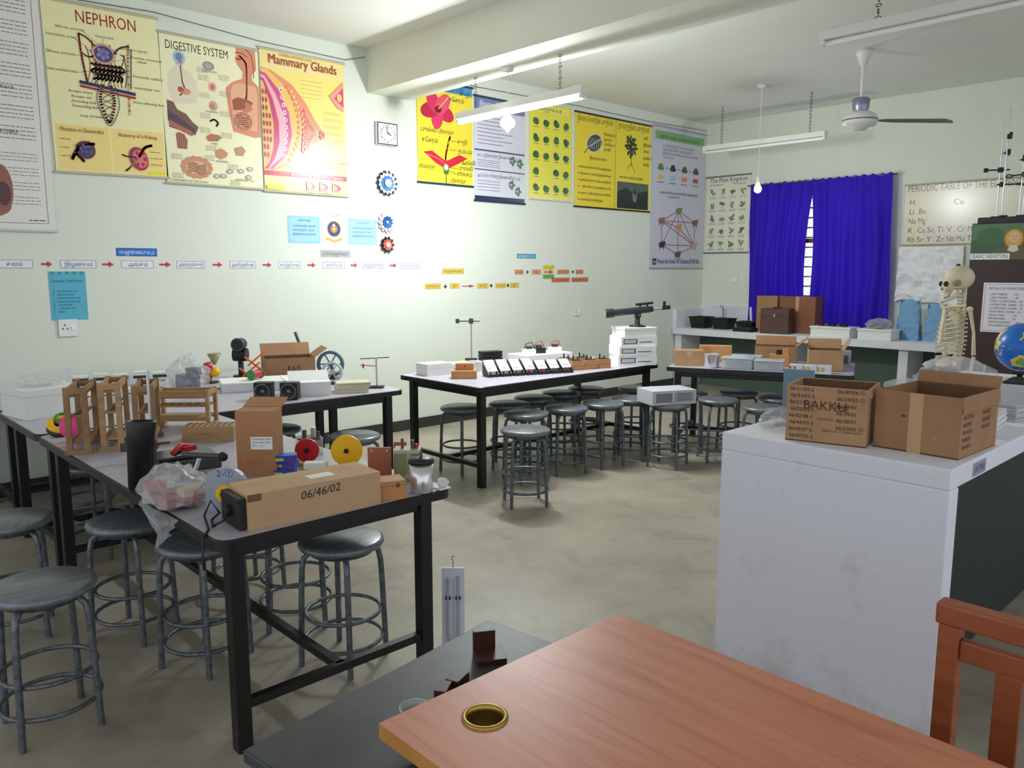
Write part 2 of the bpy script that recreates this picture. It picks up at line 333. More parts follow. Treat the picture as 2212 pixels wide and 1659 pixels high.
for i in range(14):
    t=i/13; p.ell(.30+.12*math.sin(t*3.1),.24+t*.52,.016,.014,(226,150,60),n=8); p.ell(.35+.10*math.sin(t*3.1),.27+t*.46,.014,.012,(250,215,140),n=8)
for a in range(8):
    t=a/7; p.curve([(.68,.555),(.58,.54+.012*(a-3.5)),(.50+.02*math.sin(a),.42+.25*t)],.005,(252,214,180))
    for k in range(5): p.ell(.47+.022*math.cos(k*1.3)+.02*math.sin(t*3.1),.40+.28*t+.015*math.sin(k*1.3),.013,.010,(250,180,150) if k%2 else (226,110,90),n=9)
p.ell(.695,.555,.03,.032,(205,90,80)).ell(.715,.555,.015,.016,(180,60,60))
p.poly([(.80,.26),(.98,.14),(.98,.36),(.9,.34)],(240,160,140)).poly([(.86,.27),(.98,.18),(.98,.33)],(215,80,120)).ell(.93,.26,.03,.03,(250,200,120))
p.text("HUMAN PHYSIOLOGY",.22,.035,.03,(180,90,60),w=.4).text("Mammary Glands",.09,.095,.105,(160,40,60),w=.63)
for i in range(9): p.lines(.72,.38+i*.05,.95,2,.012,(190,150,100),.003,i)
for i in range(5): p.lines(.45,.175+i*.03,.72,1,.014,(200,160,100),.003,i)
p.text("Breast Cross Section",.70,.76,.03,(150,50,60)).text("Structure of the Breast during Pregnancy",.3,.877,.032,(255,235,235),w=.5)
for i in range(3):
    u=.55+i*.16; p.rect(u-.06,.905,u+.06,.975,(246,214,190)).poly([(u-.05,.91),(u+.01,.92),(u+.05,.945),(u+.01,.965),(u-.05,.97)],(200,50,80)).poly([(u-.05,.92),(u-.01,.93),(u+.01,.945),(u-.01,.96),(u-.05,.965)],(240,160,120))
p.text("Virgin",.5,.995,.022,(90,40,40)).text("Early Pregnancy",.62,.995,.022,(90,40,40)).rect(.02,.955,.22,.985,(236,225,20))
p.done("mammary_glands_poster","yellow laminated anatomy chart with pink gland drawing","poster",on_left(3.105,3.305),rods=(190,185,160))
# P1 flower
p=Flat(.68,.95,(242,220,64))
p.rect(0,0,1,.09,(70,150,190)).text("செவ்வரத்தம் பூ",.1,.07,.06,(20,40,60),w=.5)
for k in range(5):
    a=k*1.256+.4; p.ell(.36+.14*math.cos(a),.27+.075*math.sin(a),.17,.075,((205,40,80),(222,60,100),(190,30,70),(214,50,90),(228,80,115))[k],rot=-math.degrees(a))
p.ell(.37,.27,.06,.035,(120,10,40)).line([(.38,.26),(.55,.14)],.012,(240,190,60))
p.curve([(.5,.88),(.49,.75),(.53,.62),(.58,.52)],.02,(210,40,60)).poly([(.1,.70),(.25,.68),(.47,.76),(.53,.76),(.75,.69),(.9,.72),(.7,.79),(.54,.84),(.46,.84),(.3,.79)],(214,36,60)).poly([(.44,.80),(.56,.80),(.54,.90),(.46,.90)],(80,120,50)).line([(.5,.9),(.5,1.0)],.012,(80,120,50)).ell(.5,.83,.04,.03,(250,230,200)).curve([(.15,.72),(.35,.75),(.5,.8)],.01,(250,150,160))
for k in range(6): p.ell(.53+.03*math.cos(k),.57+.016*k,.012,.008,(240,200,70),n=8)
for t,u,v in (("குறி",.76,.10),("கேசரம்",.56,.17),("புல்லி",.05,.50),("பூக்காம்பு",.36,.50),("கேசரம்",.07,.60),("குறி",.70,.58),("தம்பம்",.72,.67),("சூல்வித்து",.0+.02,.86),("அல்லி",.78,.78),("புல்லி",.72,.84),("சூலகம்",.7,.90),("பூக்காம்பு",.58,.975)): p.text(t,u,v,.055,(30,30,30),w=.19)
for a,b in (((.62,.16),(.7,.155)),((.58,.56),(.69,.56)),((.56,.65),(.7,.65)),((.7,.76),(.77,.765)),((.55,.83),(.7,.83)),((.53,.86),(.69,.89))): p.line([a,b],.004,(40,40,40))
p.done("flower_poster","yellow wall chart of a red hibiscus flower and its parts","poster",on_left(4.66,3.32),rods=(30,60,90))
# P2
p=Flat(.70,1.02,(216,216,226))
p.rect(0,0,1,.12,(120,130,170)).text("இலைகளின் வகைகள்",.1,.09,.07,(240,240,250),w=.55).rect(0,.95,1,1,(40,45,80)).rect(.0,.50,1,.515,(80,80,110)).rect(0,.69,1,.70,(60,60,80))
for i in range(9): p.lines(.06,.15+i*.036,.55+.2*(i%2),1,.01,(110,110,140),.008,i)
p.text("வட்டத்திலுள்ள இலைகளின் படம்",.05,.57,.045,(30,30,50),w=.6).text("அடியோடுகின்ற இலைகளின் படம்",.05,.765,.045,(30,30,50),w=.6)
for i in range(4): p.lines(.05,.60+i*.02,.5,1,.01,(110,110,130),.006,i); p.lines(.05,.80+i*.03,.5,1,.01,(110,110,130),.006,i+9)
for u,v in ((.75,.58),(.9,.60),(.73,.82),(.86,.88)):
    for k in range(5): p.ell(u+.04*math.cos(k*1.3),v+.03*math.sin(k*1.3),.035,.014,(90,130,95),rot=k*70,n=10)
    p.line([(u,v-.05),(u,v+.05)],.004,(50,70,50))
p.done("leaf_text_poster","pale grey printed wall chart with plant drawings","poster",on_left(5.365,3.26),rods=(40,50,90))
# P3
p=Flat(.655,1.02,(238,228,84))
p.rect(.06,.03,.94,.10,(246,236,120)).text("வித்துக்கள்",.2,.085,.06,(60,60,20))
rr=random.Random(9)
for r in range(5):
    for c in range(4):
        if r==3 and c==1: continue
        a=rr.uniform(-60,60); p.ell(.14+c*.24,.20+r*.17+.01*(c%2),.07,.036,(50,92,60) if (r+c)%3 else (80,116,56),rot=a,n=14); p.ell(.17+c*.24,.21+r*.17,.05,.026,(66,110,70),rot=a+50,n=12); p.lines(.09+c*.24,.255+r*.17,.21+c*.24,1,.01,(80,80,40),.006,c)
p.done("leaf_shapes_poster","yellow wall chart with rows of green leaves","poster",on_left(6.14,3.325),rods=(225,225,220))
# P4
p=Flat(.71,1.04,(242,218,58))
p.text("இலையொன்றின் பகுதிகள்",.05,.085,.085,(20,20,20),w=.62)
p.ell(.47,.30,.20,.10,(225,222,205),rot=20).ell(.47,.30,.185,.088,(70,74,72),rot=20)
for k in range(-3,4): p.line([(.47+k*.05,.30-k*.015),(.47+k*.05+.05,.25)],.005,(220,220,210)); p.line([(.47+k*.05,.30-k*.015),(.47+k*.05-.01,.37)],.005,(220,220,210))
p.line([(.3,.36),(.64,.24)],.008,(225,225,215)).line([(.33,.35),(.22,.42)],.01,(40,50,40))
for i,t in enumerate(("இலைத்தளம்","நரம்பு","விளிம்பு","நுனி")): p.text(t,.70,.2+i*.055,.045,(30,30,30),w=.2)
p.text("இலைக்காம்பு",.35,.48,.05,(30,30,30),w=.3)
for i,t in enumerate(("இலைகள் தண்டின் கணுவில் அமைந்துள்ளன","இலைகள் பச்சை நிறமானவை","ஒளித்தொகுப்பு நடைபெறும்","ஆவியுயிர்ப்பு நடைபெறும் பகுதி","வாயுப் பரிமாற்றம் நடைபெறும்","உணவைச் சேமித்தல்")): p.ell(.09,.57+i*.07,.012,.008,(20,20,20),n=8); p.text(t,.13,.58+i*.07,.036,(30,30,20),w=.54)
p.done("leaf_parts_poster","yellow wall chart of a leaf with bullet text","poster",on_left(6.855,3.30),rods=(35,35,40))
# P5
p=Flat(.67,1.04,(242,222,58))
p.text("தாவரத்தின் பகுதிகள்",.05,.085,.085,(20,20,20),w=.6)
p.curve([(.42,.2),(.43,.35),(.44,.5)],.008,(50,50,30))
for k in range(22):
    a=k*2.4; ru=.16*(k/22)**.5; u=.42+ru*math.cos(a); v=.27+.11*(k/22)**.5*math.sin(a)*1.1; p.ell(u,v,.045,.018,(45,52,38) if k%3 else (70,80,50),rot=-math.degrees(a),n=10); p.line([(u,v),(.43,.30)],.002,(60,60,40))
p.curve([(.44,.45),(.36,.50),(.34,.55)],.005,(60,60,30)).curve([(.44,.46),(.5,.52),(.55,.56)],.005,(60,60,30))
for i,t in enumerate(("பூ","இலை","காய்","தண்டு","வேர்")): p.text(t,.78,.17+i*.075,.05,(30,30,30),w=.18)
p.text("கரும்பு மற்றும் நெல்",.1,.64,.04,(40,40,20),w=.5).rect(.05,.68,.95,.98,(84,100,88)).poly([(.05,.80),(.3,.74),(.5,.80),(.95,.76),(.95,.98),(.05,.98)],(48,58,46)).ell(.55,.84,.07,.06,(130,136,126)).ell(.55,.79,.035,.03,(60,50,44))
for k in range(8): p.curve([(.08+.1*k,.98),(.1+.1*k,.88),(.06+.1*k,.80)],.008,(70,92,56))
p.done("plant_parts_poster","yellow wall chart of a whole plant with a dark photo","poster",on_left(7.575,3.30),rods=(40,40,40))
# P6 banner
p=Flat(1.17,1.76,(206,206,216),rough=.5)
p.rect(.04,.03,.96,.09,(130,180,120)).text("உணவு வலை  உணவுச் சங்கிலி",.1,.08,.07,(20,60,20),w=.9)
for i,t in enumerate(("உயிர்ச்சூழலில் உள்ள உணவு","உற்பத்தியாக்கி - முதல் நுகரி","இரண்டாம் நுகரி உணவுச் சங்கிலி","எனப்படும்")): p.text(t,.18,.135+i*.027,.042,(60,60,95),w=.8)
for i,c in enumerate(((90,140,60),(50,60,50),(60,110,50),(80,80,60))): 
    u=.15+i*.22; p.ell(u,.29,.06,.014,c)
    for k in range(4): p.ell(u-.03+.02*k,.275,.012,.022,c,rot=20*k-30,n=8)
    p.rect(u-.05,.335,u+.05,.365,((220,200,80),(150,200,220),(240,140,60),(200,80,60))[i]).lines(u-.06,.385,u+.06,1,.01,(70,70,90),.01,i)
    if i<3: p.line([(u+.08,.285),(u+.14,.285)],.006,(60,60,80))
p.text("உணவு வலை சில உணவுச் சங்கிலிகள் ஒன்றிணைந்து",.14,.465,.042,(60,60,95),w=.85).text("உருவாகும்",.3,.492,.042,(60,60,95),w=.3)
hub=[(.5,.58),(.5,.70),(.18,.66),(.2,.83),(.5,.90),(.82,.83),(.82,.66)]
for i,a in enumerate(hub):
    for b in hub[i+1:]:
        if random.random()<.72: p.line([a,b],.008,(150,50,60))
for i,(u,v) in enumerate(hub): 
    c=((110,140,90),(190,150,100),(150,110,80),(60,50,50),(70,100,60),(190,170,150),(140,100,60))[i]; p.ell(u,v,.055,.022,c).ell(u+.045,v-.014,.02,.013,c).line([(u-.03,v),(u-.035,v+.035)],.012,c).line([(u+.03,v),(u+.035,v+.035)],.012,c)
p.text("Project by Grade XII Students(2018) Bio",.12,.965,.085,(40,40,70),w=.95).rect(.04,.93,.10,.975,(40,50,110)).text("N",.055,.965,.05,(255,255,255))
p.done("food_web_banner","grey printed fabric banner showing a food web","banner",on_left(8.29,3.325),rods=(170,170,180))
# hanging wires
w1=MB().tube([(1.0,6.235,3.41),(1.8,6.235,3.375),(2.3,6.235,3.40),(3.1,6.235,3.35),(3.9,6.235,3.34),(4.1,6.235,3.40)],.003,DST,6)
thing("hanging_wire","thin wire strung along the wall above the charts","wire",mb=w1)
w2=MB().tube([(4.6,6.235,3.38),(5.4,6.235,3.34),(6.9,6.235,3.36),(8.2,6.235,3.35),(9.45,6.235,3.38)],.003,DST,6)
thing("hanging_wire","thin wire strung along the wall above yellow charts","wire",mb=w2)
# notices
p=Flat(.235,.34,(90,180,205),.6)
for i in range(5): p.ell(.1+i*.2,.03,.05,.03,(60,150,120))
p.text("Scientific Full Forms",.06,.22,.026,(20,60,110),w=.2)
for i,t in enumerate(("A  - Acceleration unit","E  - Electromotive","I  - Instrumentation unit","K  - Kinetic energy unit","N  - Nanometer","C  - Common ratio","J  - Other")): p.text(t,.08,.42+i*.07,.018,(20,70,120))
p.done("notice_sheet","light blue notice sheet taped above a power socket","notice",on_left(1.478,1.535,-.0004))
for x0 in (3.30,3.885):
    p=Flat(.30,.23,(165,215,235),.6); p.frame(.04,.05,.96,.95,(120,180,215),.003)
    p.text("பணிக்கூற்று" if x0<3.5 else "நமது நோக்கு",.3,.2,.026,(30,60,130),w=.13)
    for i,t in enumerate(("மாணவர்களின் திறனை","வளர்த்தெடுத்து","நற்பிரஜைகளை உருவாக்குதல்")): p.text(t,.14,.4+i*.15,.024,(40,80,150),w=.22)
    p.done("motto_sheet","light blue printed motto sheet taped beside the school crest","notice",on_left(x0,2.0,-.0004),group="motto sheets")
p=Flat(.24,.27,(240,240,236),.6); p.text("மட்/ கல்லூரி",.18,.14,.03,(20,30,70),w=.15)
p.ell(.5,.52,.30,.27,(200,170,60)).ell(.5,.52,.26,.235,(30,70,140)).ell(.5,.52,.15,.13,(210,120,40)).poly([(.42,.48),(.58,.48),(.5,.62)],(240,220,120)).poly([(.15,.78),(.5,.88),(.85,.78),(.85,.86),(.5,.96),(.15,.86)],(210,180,70)).ell(.5,.40,.05,.05,(240,240,220))
p.done("school_crest_sheet","white sheet printed with a round blue and gold school crest","crest",on_left(3.62,2.04,-.0004))
def tag(x0,x1,zc,h,bg,t,c=(40,40,60),fr=None,name="word_label",lab="small printed word label stuck on the wall"):
    p=Flat(x1-x0,h,bg,.6,thick=.0015)
    if fr: p.frame(0,0,1,1,fr,.003)
    if t: p.text(t,.5,.72,h*.66,c,w=(x1-x0)*.86,align='c')
    return p.done(name,lab,"label",on_left(x0,zc+h/2,-.0004),group="wall word labels")
def arrow(x0,x1,zc,h=.045,c=(205,70,80)):
    p=MB(); y=-.0015; m=ink(c,.6); L=x1-x0
    p.bx((0,y,-h*.17),(L*.6,0,h*.17),m); p.add([(L*.55,y,-h/2),(L,y,0),(L*.55,y,h/2),(L*.55,0,-h/2),(L,0,0),(L*.55,0,h/2)],[(0,1,2),(5,4,3),(0,3,4,1),(1,4,5,2),(2,5,3,0)],m)
    thing("arrow_label","red paper arrow stuck on the wall between labels","label",on_left(x0,zc,-.0004),group="wall arrows",mb=p)
words=["கலம்","இழையம்","அங்கம்","அங்கத்தொகுதி","அங்கி(தனியன்)","குடித்தொகை","சாகியம்","சூழற்றொகுதி","உயிர்க்கோளம்"]
xs=[(1.17,1.39),(1.56,1.79),(1.96,2.19),(2.36,2.58),(2.78,3.00),(3.20,3.40),(3.62,3.84),(4.02,4.26),(4.43,4.68)]
for (a,b),t in zip(xs,words): tag(a,b,1.585,.056,(236,238,240),t,(60,60,120),(120,120,180))
for a,b in [(1.44,1.51),(1.83,1.91),(2.23,2.32),(2.64,2.72),(3.06,3.14),(3.47,3.55),(3.90,3.97),(4.32,4.40)]: arrow(a,b,1.585)
tag(1.93,2.22,1.675,.06,(30,110,195),"கல ஒழுங்கமைப்பு மட்டம்",(240,245,255),lab="blue printed heading label on the wall")
tag(3.60,3.90,1.685,.065,(180,185,180),"உயிர்க்கோள ஒழுங்கமைப்பு",(60,60,60),lab="grey printed heading label on the wall")
YL=(226,196,80);PL=(222,150,110);PK=(214,120,90)
for a,b,z,c,t in [(4.73,4.92,1.385,YL,"குளுக்கோசு"),(5.04,5.16,1.385,YL,"நீர்"),(5.40,5.55,1.38,YL,"சக்தி"),(5.65,5.80,1.38,YL,"காபன்"),(5.86,5.99,1.38,YL,"நீர்"),(4.94,5.22,1.53,YL,"காற்றுச்சுவாசம்"),
  (5.93,6.06,1.52,PL,"காபன்"),(6.19,6.33,1.52,PL,"நீர்"),(6.36,6.54,1.57,(236,226,60),"சூரியஒளி"),(6.36,6.54,1.47,(120,190,80),"பச்சையம்"),(6.59,6.79,1.52,PL,"குளுக்கோசு"),(6.90,7.03,1.52,PL,"ஒட்சிசன்"),(6.50,6.80,1.43,PK,"மாப்பொருள்"),(6.83,7.12,1.43,PK,"ஒளித்தொகுப்பு")]:
    tag(a,b,z,.052,c,t,(110,80,20),(180,140,50),lab="small coloured formula label stuck on the wall")
tag(5.96,6.25,1.69,.05,(80,150,190),"ஒளித்தொகுப்பு",(230,240,250),lab="blue printed heading label on the wall")
arrow(5.19,5.37,1.38,.03); arrow(6.37,6.54,1.52,.04)
for x in (4.98,5.59,5.83,6.12,6.85):
    z=1.38 if x<6 else 1.52
    m=MB().bx((-.02,-.002,-.006),(.02,0,.006),INK).bx((-.006,-.0022,-.02),(.006,0,.02),INK)
    thing("plus_sign","black paper plus sign stuck on the wall","label",on_left(x,z,-.0004),group="wall plus signs",mb=m)
# clock
root=thing("square_clock","white square wall clock with black numerals","clock",(4.305,6.25,2.765))
MB().bx((-.12,-.035,-.105),(.12,0,.105),mat((205,208,205),.5)).obj("clock_case",root,bevel=.02)
fc=MB().bx((-.100,-.0375,-.088),(.100,-.034,.088),mat((232,232,230),.6)).bx((-.108,-.0368,-.096),(.108,-.034,.096),BLACK)
for i in range(1,13):
    a=math.radians(90-30*i); fc.text(str(i),(.078*math.cos(a),-.0384,.066*math.sin(a)-.012),(1,0,0),(0,0,1),.036,INK,align='c')
fc.obj("clock_dial",root)
MB().box((.018,-.041,.0),(.044,.001,.007),BLACK,R=Matrix.Rotation(math.radians(35),3,'Y')).obj("clock_hand",root)
MB().box((-.006,-.0405,.03),(.005,.001,.075),BLACK,R=Matrix.Rotation(math.radians(-10),3,'Y')).obj("clock_hand",root)
def rosette(x,z,R,cols,lab):
    m=MB()
    for li,(c,rr_,n) in enumerate(cols):
        for i in range(n):
            a=2*math.pi*i/n+li*.2; r0=R*rr_; cx,cz=r0*.62*math.cos(a),r0*.62*math.sin(a)
            m.add([(cx*.2,-.004-li*.006,cz*.2),(cx+r0*.3*math.sin(a),-.012-li*.008,cz-r0*.3*math.cos(a)),(cx*1.55,-.02-li*.008,cz*1.55),(cx-r0*.3*math.sin(a),-.012-li*.008,cz+r0*.3*math.cos(a))],[(0,1,2,3),(3,2,1,0)],mat(c,.6))
    m.cyl((0,-.03,0),(0,0,0),R*.12,mat((245,245,240),.5),n=10)
    thing("paper_rosette",lab,"decoration",(x,6.25,z),mb=m,group="folded paper rosettes")
rosette(4.30,2.33,.125,[((20,25,60),1,14),((240,240,245),.85,14),((60,130,200),.62,12),((235,240,250),.35,10)],"dark blue and white folded paper rosette on the wall")
rosette(4.29,1.98,.105,[((225,190,200),1,12),((240,240,245),.85,12),((25,90,160),.6,10)],"white and blue folded paper rosette on the wall")
rosette(4.29,1.775,.085,[((30,30,40),1,10),((230,100,70),.7,9),((240,240,240),.35,8)],"small black and orange folded paper rosette")
# ------------------------------------------------------------------ back wall things
def on_back(y,z,off=.006): return (9.5-off,y,z)
p=Flat(.66,1.0,(232,232,214),.5)
p.text("The Plant Kingdom",.08,.075,.085,(40,50,40),w=.56).text("Gymnosperms",.08,.115,.035,(60,60,60)).text("Phanerogamae",.6,.115,.035,(60,60,60))
rr=random.Random(4)
for r in range(5):
    for c in range(4):
        u=.15+c*.23; v=.2+r*.17; col=((90,130,70),(110,150,80),(70,110,60),(150,140,90))[(r+c)%4]
        for k in range(6): p.ell(u+rr.uniform(-.04,.04),v+rr.uniform(-.03,.03),.035,.012,(col[0]+k*6,col[1]+k*5,col[2]+k*4),n=9,rot=rr.uniform(-80,80))
        p.line([(u,v),(u,v+.05)],.006,(110,90,60)); p.lines(u-.07,v+.065,u+.08,2,.015,(140,140,130),.005,c)
p.done("plant_kingdom_poster","pale wall chart titled The Plant Kingdom with green plants","poster",on_back(6.23,2.77),-90,rods=(120,120,110))
p=Flat(1.20,.66,(226,222,196),.2)
p.text("PERIODIC TABLE OF THE ELEMENTS",.02,.12,.105,(120,80,60),w=1.15)
cells=[["H"]+[""]*17,["Li","Be"]+[""]*10+["B","C","N","O","F","Ne"],["Na","Mg"]+[""]*10+["Al","Si","P","S","Cl","Ar"],"K Ca Sc Ti V Cr Mn Fe Co Ni Cu Zn Ga Ge As Se Br Kr".split(),"Rb Sr Y Zr Nb Mo Tc Ru Rh Pd Ag Cd In Sn Sb Te I Xe".split()]
for r,row in enumerate(cells):
    for c,t in enumerate(row):
        if t:
            u=.03+c*.085; v=.22+r*.155
            if u+.08>1: continue
            p.rect(u,v,u+.08,v+.145,(236,225,190) if c<2 else (226,216,204)).text(t,u+.012,v+.115,.085,(60,50,50),w=.08)
p.text("Cu",.42,.36,.085,(80,60,60))
p.done("periodic_table_poster","glossy periodic table chart hanging on the wall","poster",on_back(3.63,2.48),-90,rods=(190,180,150))
m=MB()
nx,nz=20,18; vs=[];fs=[]
for i in range(nx+1):
    for j in range(nz+1):
        u=i/nx;v=j/nz; vs.append((u*.66+.05*v*(u-.5),-.045-.045*noise.noise(Vector((u*5,v*5,3)))-.02*noise.noise(Vector((u*12,v*12,3))),-v*.62-.08*noise.noise(Vector((u*3,0,7)))*v))
for i in range(nx):
    for j in range(nz): a=i*(nz+1)+j; fs.append((a,a+1,a+nz+2,a+nz+1))
m.add(vs,fs,mat((240,241,243),.6),False)
thing("crumpled_paper_sheet","crumpled white paper sheet stuck on the back wall","paper",(9.5,3.64,1.80),-90,mb=m)
# curtains
CURT=bpy.data.materials.new("curtain_blue"); CURT.use_nodes=True
nt=CURT.node_tree; pb=nt.nodes["Principled BSDF"]; pb.inputs["Base Color"].default_value=L3((52,18,196)); pb.inputs["Roughness"].default_value=.8
tl=nt.nodes.new("ShaderNodeBsdfTranslucent"); tl.inputs[0].default_value=L3((40,0,205)); mx=nt.nodes.new("ShaderNodeMixShader"); mx.inputs[0].default_value=.22
nt.links.new(pb.outputs[0],mx.inputs[1]); nt.links.new(tl.outputs[0],mx.inputs[2]); nt.links.new(mx.outputs[0],nt.nodes["Material Output"].inputs[0])
def curtain(y0t,y1t,y0b,y1b,lab,seed,pinch,xo):
    m=MB();n=100;k=24;vs=[];fs=[]
    for j in range(k+1):
        v=j/k; z=2.62-v*1.78
        for i in range(n+1):
            u=i/n; a=y0t+(y1t-y0t)*u; b=y0b+(y1b-y0b)*u
            sh=pinch*math.sin(math.pi*min(1,v*1.1))*u
            y=a+(b-a)*v+sh; x=xo+.035*math.sin(u*34+seed+1.5*noise.noise(Vector((u*3,v*2,seed))))*(.5+.5*v)+.025*noise.noise(Vector((u*8,v*3,seed)))
            vs.append((x,y,z+ (.012*math.sin(u*60) if j==0 else 0)))
    for j in range(k):
        for i in range(n): a=j*(n+1)+i; fs.append((a,a+1,a+n+2,a+n+1))
    m.add(vs,fs,CURT,True); return thing("curtain",lab,"curtain",mb=m,group="blue window curtains")
curtain(5.53,4.67,5.50,4.74,"deep blue fabric curtain drawn over the window",0,.06,9.43)
curtain(3.74,4.70,3.68,4.66,"deep blue fabric curtain beside the periodic table",4,-.035,9.40)
thing("curtain_rod","thin metal curtain rod above the window","rod",mb=MB().cyl((9.42,3.70,2.61),(9.42,5.57,2.61),.009,DST).cyl((9.42,3.75,2.61),(9.5,3.75,2.61),.006,DST).cyl((9.42,5.5,2.61),(9.5,5.5,2.61),.006,DST))
# ------------------------------------------------------------------ lights
FIX=mat((228,228,222),.45); TUBEOFF=mat((240,240,236),.3)
def chain(x,y,z0,z1,parent,loc):
    m=MB();n=int((z1-z0)/.035)
    for i in range(n):
        z=z0+(i+.5)*(z1-z0)/n; m.ring((x-loc[0],y-loc[1],z-loc[2]),.009,.0026,BLACK,M=Matrix.Rotation(math.pi/2,3,'X' if i%2 else 'Y')@Matrix.Diagonal((1,1.9,1)) if not i%2 else Matrix.Rotation(math.pi/2,3,'X')@Matrix.Diagonal((1,1.9,1)),n=8,k=4)
    m.obj("hanging_chain",parent)
def tubelight(x,y0,y1,z,tops,lit,lab):
    loc=(x,(y0+y1)/2,z); r=thing("fluorescent_light",lab,"ceiling light",loc); L=(y1-y0)/2
    MB().bx((-.04,-L,0),(.04,L,.055),FIX).bx((-.03,-L,-.03),(.03,-L+.03,0),FIX).bx((-.03,L-.03,-.03),(.03,L,0),FIX).bx((-.012,L-.1,.055),(.012,L-.04,.07),FIX).bx((-.012,-L+.04,.055),(.012,-L+.1,.07),FIX).obj("light_housing",r,bevel=.004)
    tm=mat((235,245,255),.3,emit=lit) if lit else TUBEOFF
    MB().cyl((0,-L+.03,-.02),(0,L-.03,-.02),.016,tm).obj("light_tube",r)
    for yy,zt in tops: chain(x,yy,z+.05,zt,r,loc)
    return r
tubelight(4.40,3.92,5.32,2.78,[(4.16,3.1),(5.1,3.1)],60,"lit fluorescent tube light hanging from the beam")
tubelight(8.60,4.16,5.70,2.98,[(4.35,3.47),(5.46,3.47)],0,"unlit fluorescent tube light hanging on chains")
tubelight(5.00,1.20,2.48,2.96,[(2.14,3.47),(1.4,3.47)],0,"dusty unlit fluorescent tube light hanging on chains")
def bulb(x,y,z,zt,e,lab,k=1):
    r=thing("pendant_bulb",lab,"light bulb",(x,y,z))
    MB().lathe([(.0,zt-z),(.05,zt-z),(.045,zt-z-.03),(.0,zt-z-.04)],FIX,n=18).cyl((0,0,.09),(0,0,zt-z),.004,WHITE).obj("pendant_cord",r)
    MB().cyl((0,0,.045),(0,0,.1),.018,WHITE).obj("bulb_socket",r)
    MB().lathe([(.012*k,.05),(.018*k,.03),(.035*k,0),(.04*k,-.02),(.034*k,-.045),(.018*k,-.058),(0,-.062*k)],mat((240,246,255),.3,emit=e),n=20).obj("glass_bulb",r)
bulb(4.40,4.72,2.70,3.1,200,"lit bulb hanging from the beam beside the tube light",1.5)
bulb(7.9,4.55,2.42,3.47,25,"small lit bulb hanging on a long white cord")
# fan
r=thing("ceiling_fan","white ceiling fan with dusty metal blade","fan",(7.33,3.24,2.86))
FW=mat((222,222,216),.4)
MB().lathe([(0,.61),(.07,.61),(.065,.57),(.03,.48),(0,.46)],FW).obj("fan_canopy",r)
MB().cyl((0,0,.1),(0,0,.55),.014,FW).lathe([(.06,.2),(.075,.19),(.07,.12),(.06,.08)],mat((150,150,170),.3,.6)).obj("fan_rod",r)
MB().lathe([(0,.09),(.06,.09),(.12,.06),(.15,.02),(.15,-.01),(.135,-.04),(.07,-.055),(.06,-.075),(0,-.08)],FW,n=32).lathe([(.1515,.0),(.1515,.012),(.14,.012)],mat((120,120,125),.4),n=32).obj("fan_motor",r)
d=Vector((.728,-.686,0)); q=Vector((.686,.728,0))
bm=MB()
bm.add([d*.13-q*.02,d*.26-q*.05,d*.80-q*.065,d*.83+q*.0,d*.80+q*.06,d*.26+q*.05,d*.13+q*.02],[(0,1,2,3,4,5,6),(6,5,4,3,2,1,0)],mat((170,165,155),.5))
for i,v in enumerate(bm.v): bm.v[i]=v+Vector((0,0,.005+.03*(v.dot(q))/.06))
bm.obj("fan_blade",r,solid=.006)
# ------------------------------------------------------------------ lab tables
LAM=mat((184,180,192),.35,var=.06,scale=30); EDGE=mat((18,18,20),.4)
def roundrect(x0,y0,x1,y1,r,n=6):
    pts=[]
    for cx,cy,a0 in ((x1-r,y0+r,-90),(x1-r,y1-r,0),(x0+r,y1-r,90),(x0+r,y0+r,180)):
        for i in range(n+1):
            a=math.radians(a0+90*i/n); pts.append((cx+r*math.cos(a),cy+r*math.sin(a)))
    return pts
def table(L,Wd,loc,rz,lab):
    r=thing("lab_table",lab,"table",loc,rz,group="black-framed lab tables"); T=.74
    o=roundrect(-L/2,-Wd/2,L/2,Wd/2,.05); n=len(o); m=MB()
    i_=roundrect(-L/2+.008,-Wd/2+.008,L/2-.008,Wd/2-.008,.045)
    vs=[(x,y,T-.035) for x,y in o]+[(x,y,T-.004) for x,y in o]+[(x,y,T) for x,y in i_]
    m.add(vs,[(i,(i+1)%n,n+(i+1)%n,n+i) for i in range(n)]+[(n+i,n+(i+1)%n,2*n+(i+1)%n,2*n+i) for i in range(n)]+[tuple(range(n-1,-1,-1))],EDGE)
    m.add([(x,y,T) for x,y in i_],[tuple(range(n))],LAM); m.obj("tabletop",r)
    a=L/2-.09;b=Wd/2-.08
    for sx in (-1,1):
        for sy in (-1,1): MB().bx((sx*a-.025,sy*b-.025,0),(sx*a+.025,sy*b+.025,T-.035),EDGE).obj("leg",r,bevel=.003)
    m=MB()
    for s in (-1,1):
        m.bx((-a,s*b-.012,T-.085),(a,s*b+.012,T-.036),EDGE).bx((s*a-.012,-b,T-.085),(s*a+.012,b,T-.036),EDGE)
    m.obj("apron_rail",r)
    m=MB()
    for s in (-1,1): m.bx((s*a-.015,-b,.14),(s*a+.015,b,.17),EDGE)
    m.bx((-a,-.015,.14),(a,.015,.17),EDGE); m.obj("foot_rail",r)
    return r
table(2.13,.90,(1.38,3.325,0),90,"grey-topped lab table with black frame, crowded with apparatus")
table(2.22,.88,(2.04,4.85,0),0,"grey-topped lab table with black frame holding speakers and cartons")
table(2.22,.88,(2.04,5.77,0),0,"grey-topped lab table with black frame against the wall")
table(2.08,.96,(4.60,4.59,0),0,"grey-topped lab table with black frame holding meters and wooden crates")
E_rz=-67
ex,ey=5.48,3.93; du=Vector((.392,-.92)); dw=Vector((.92,.392))
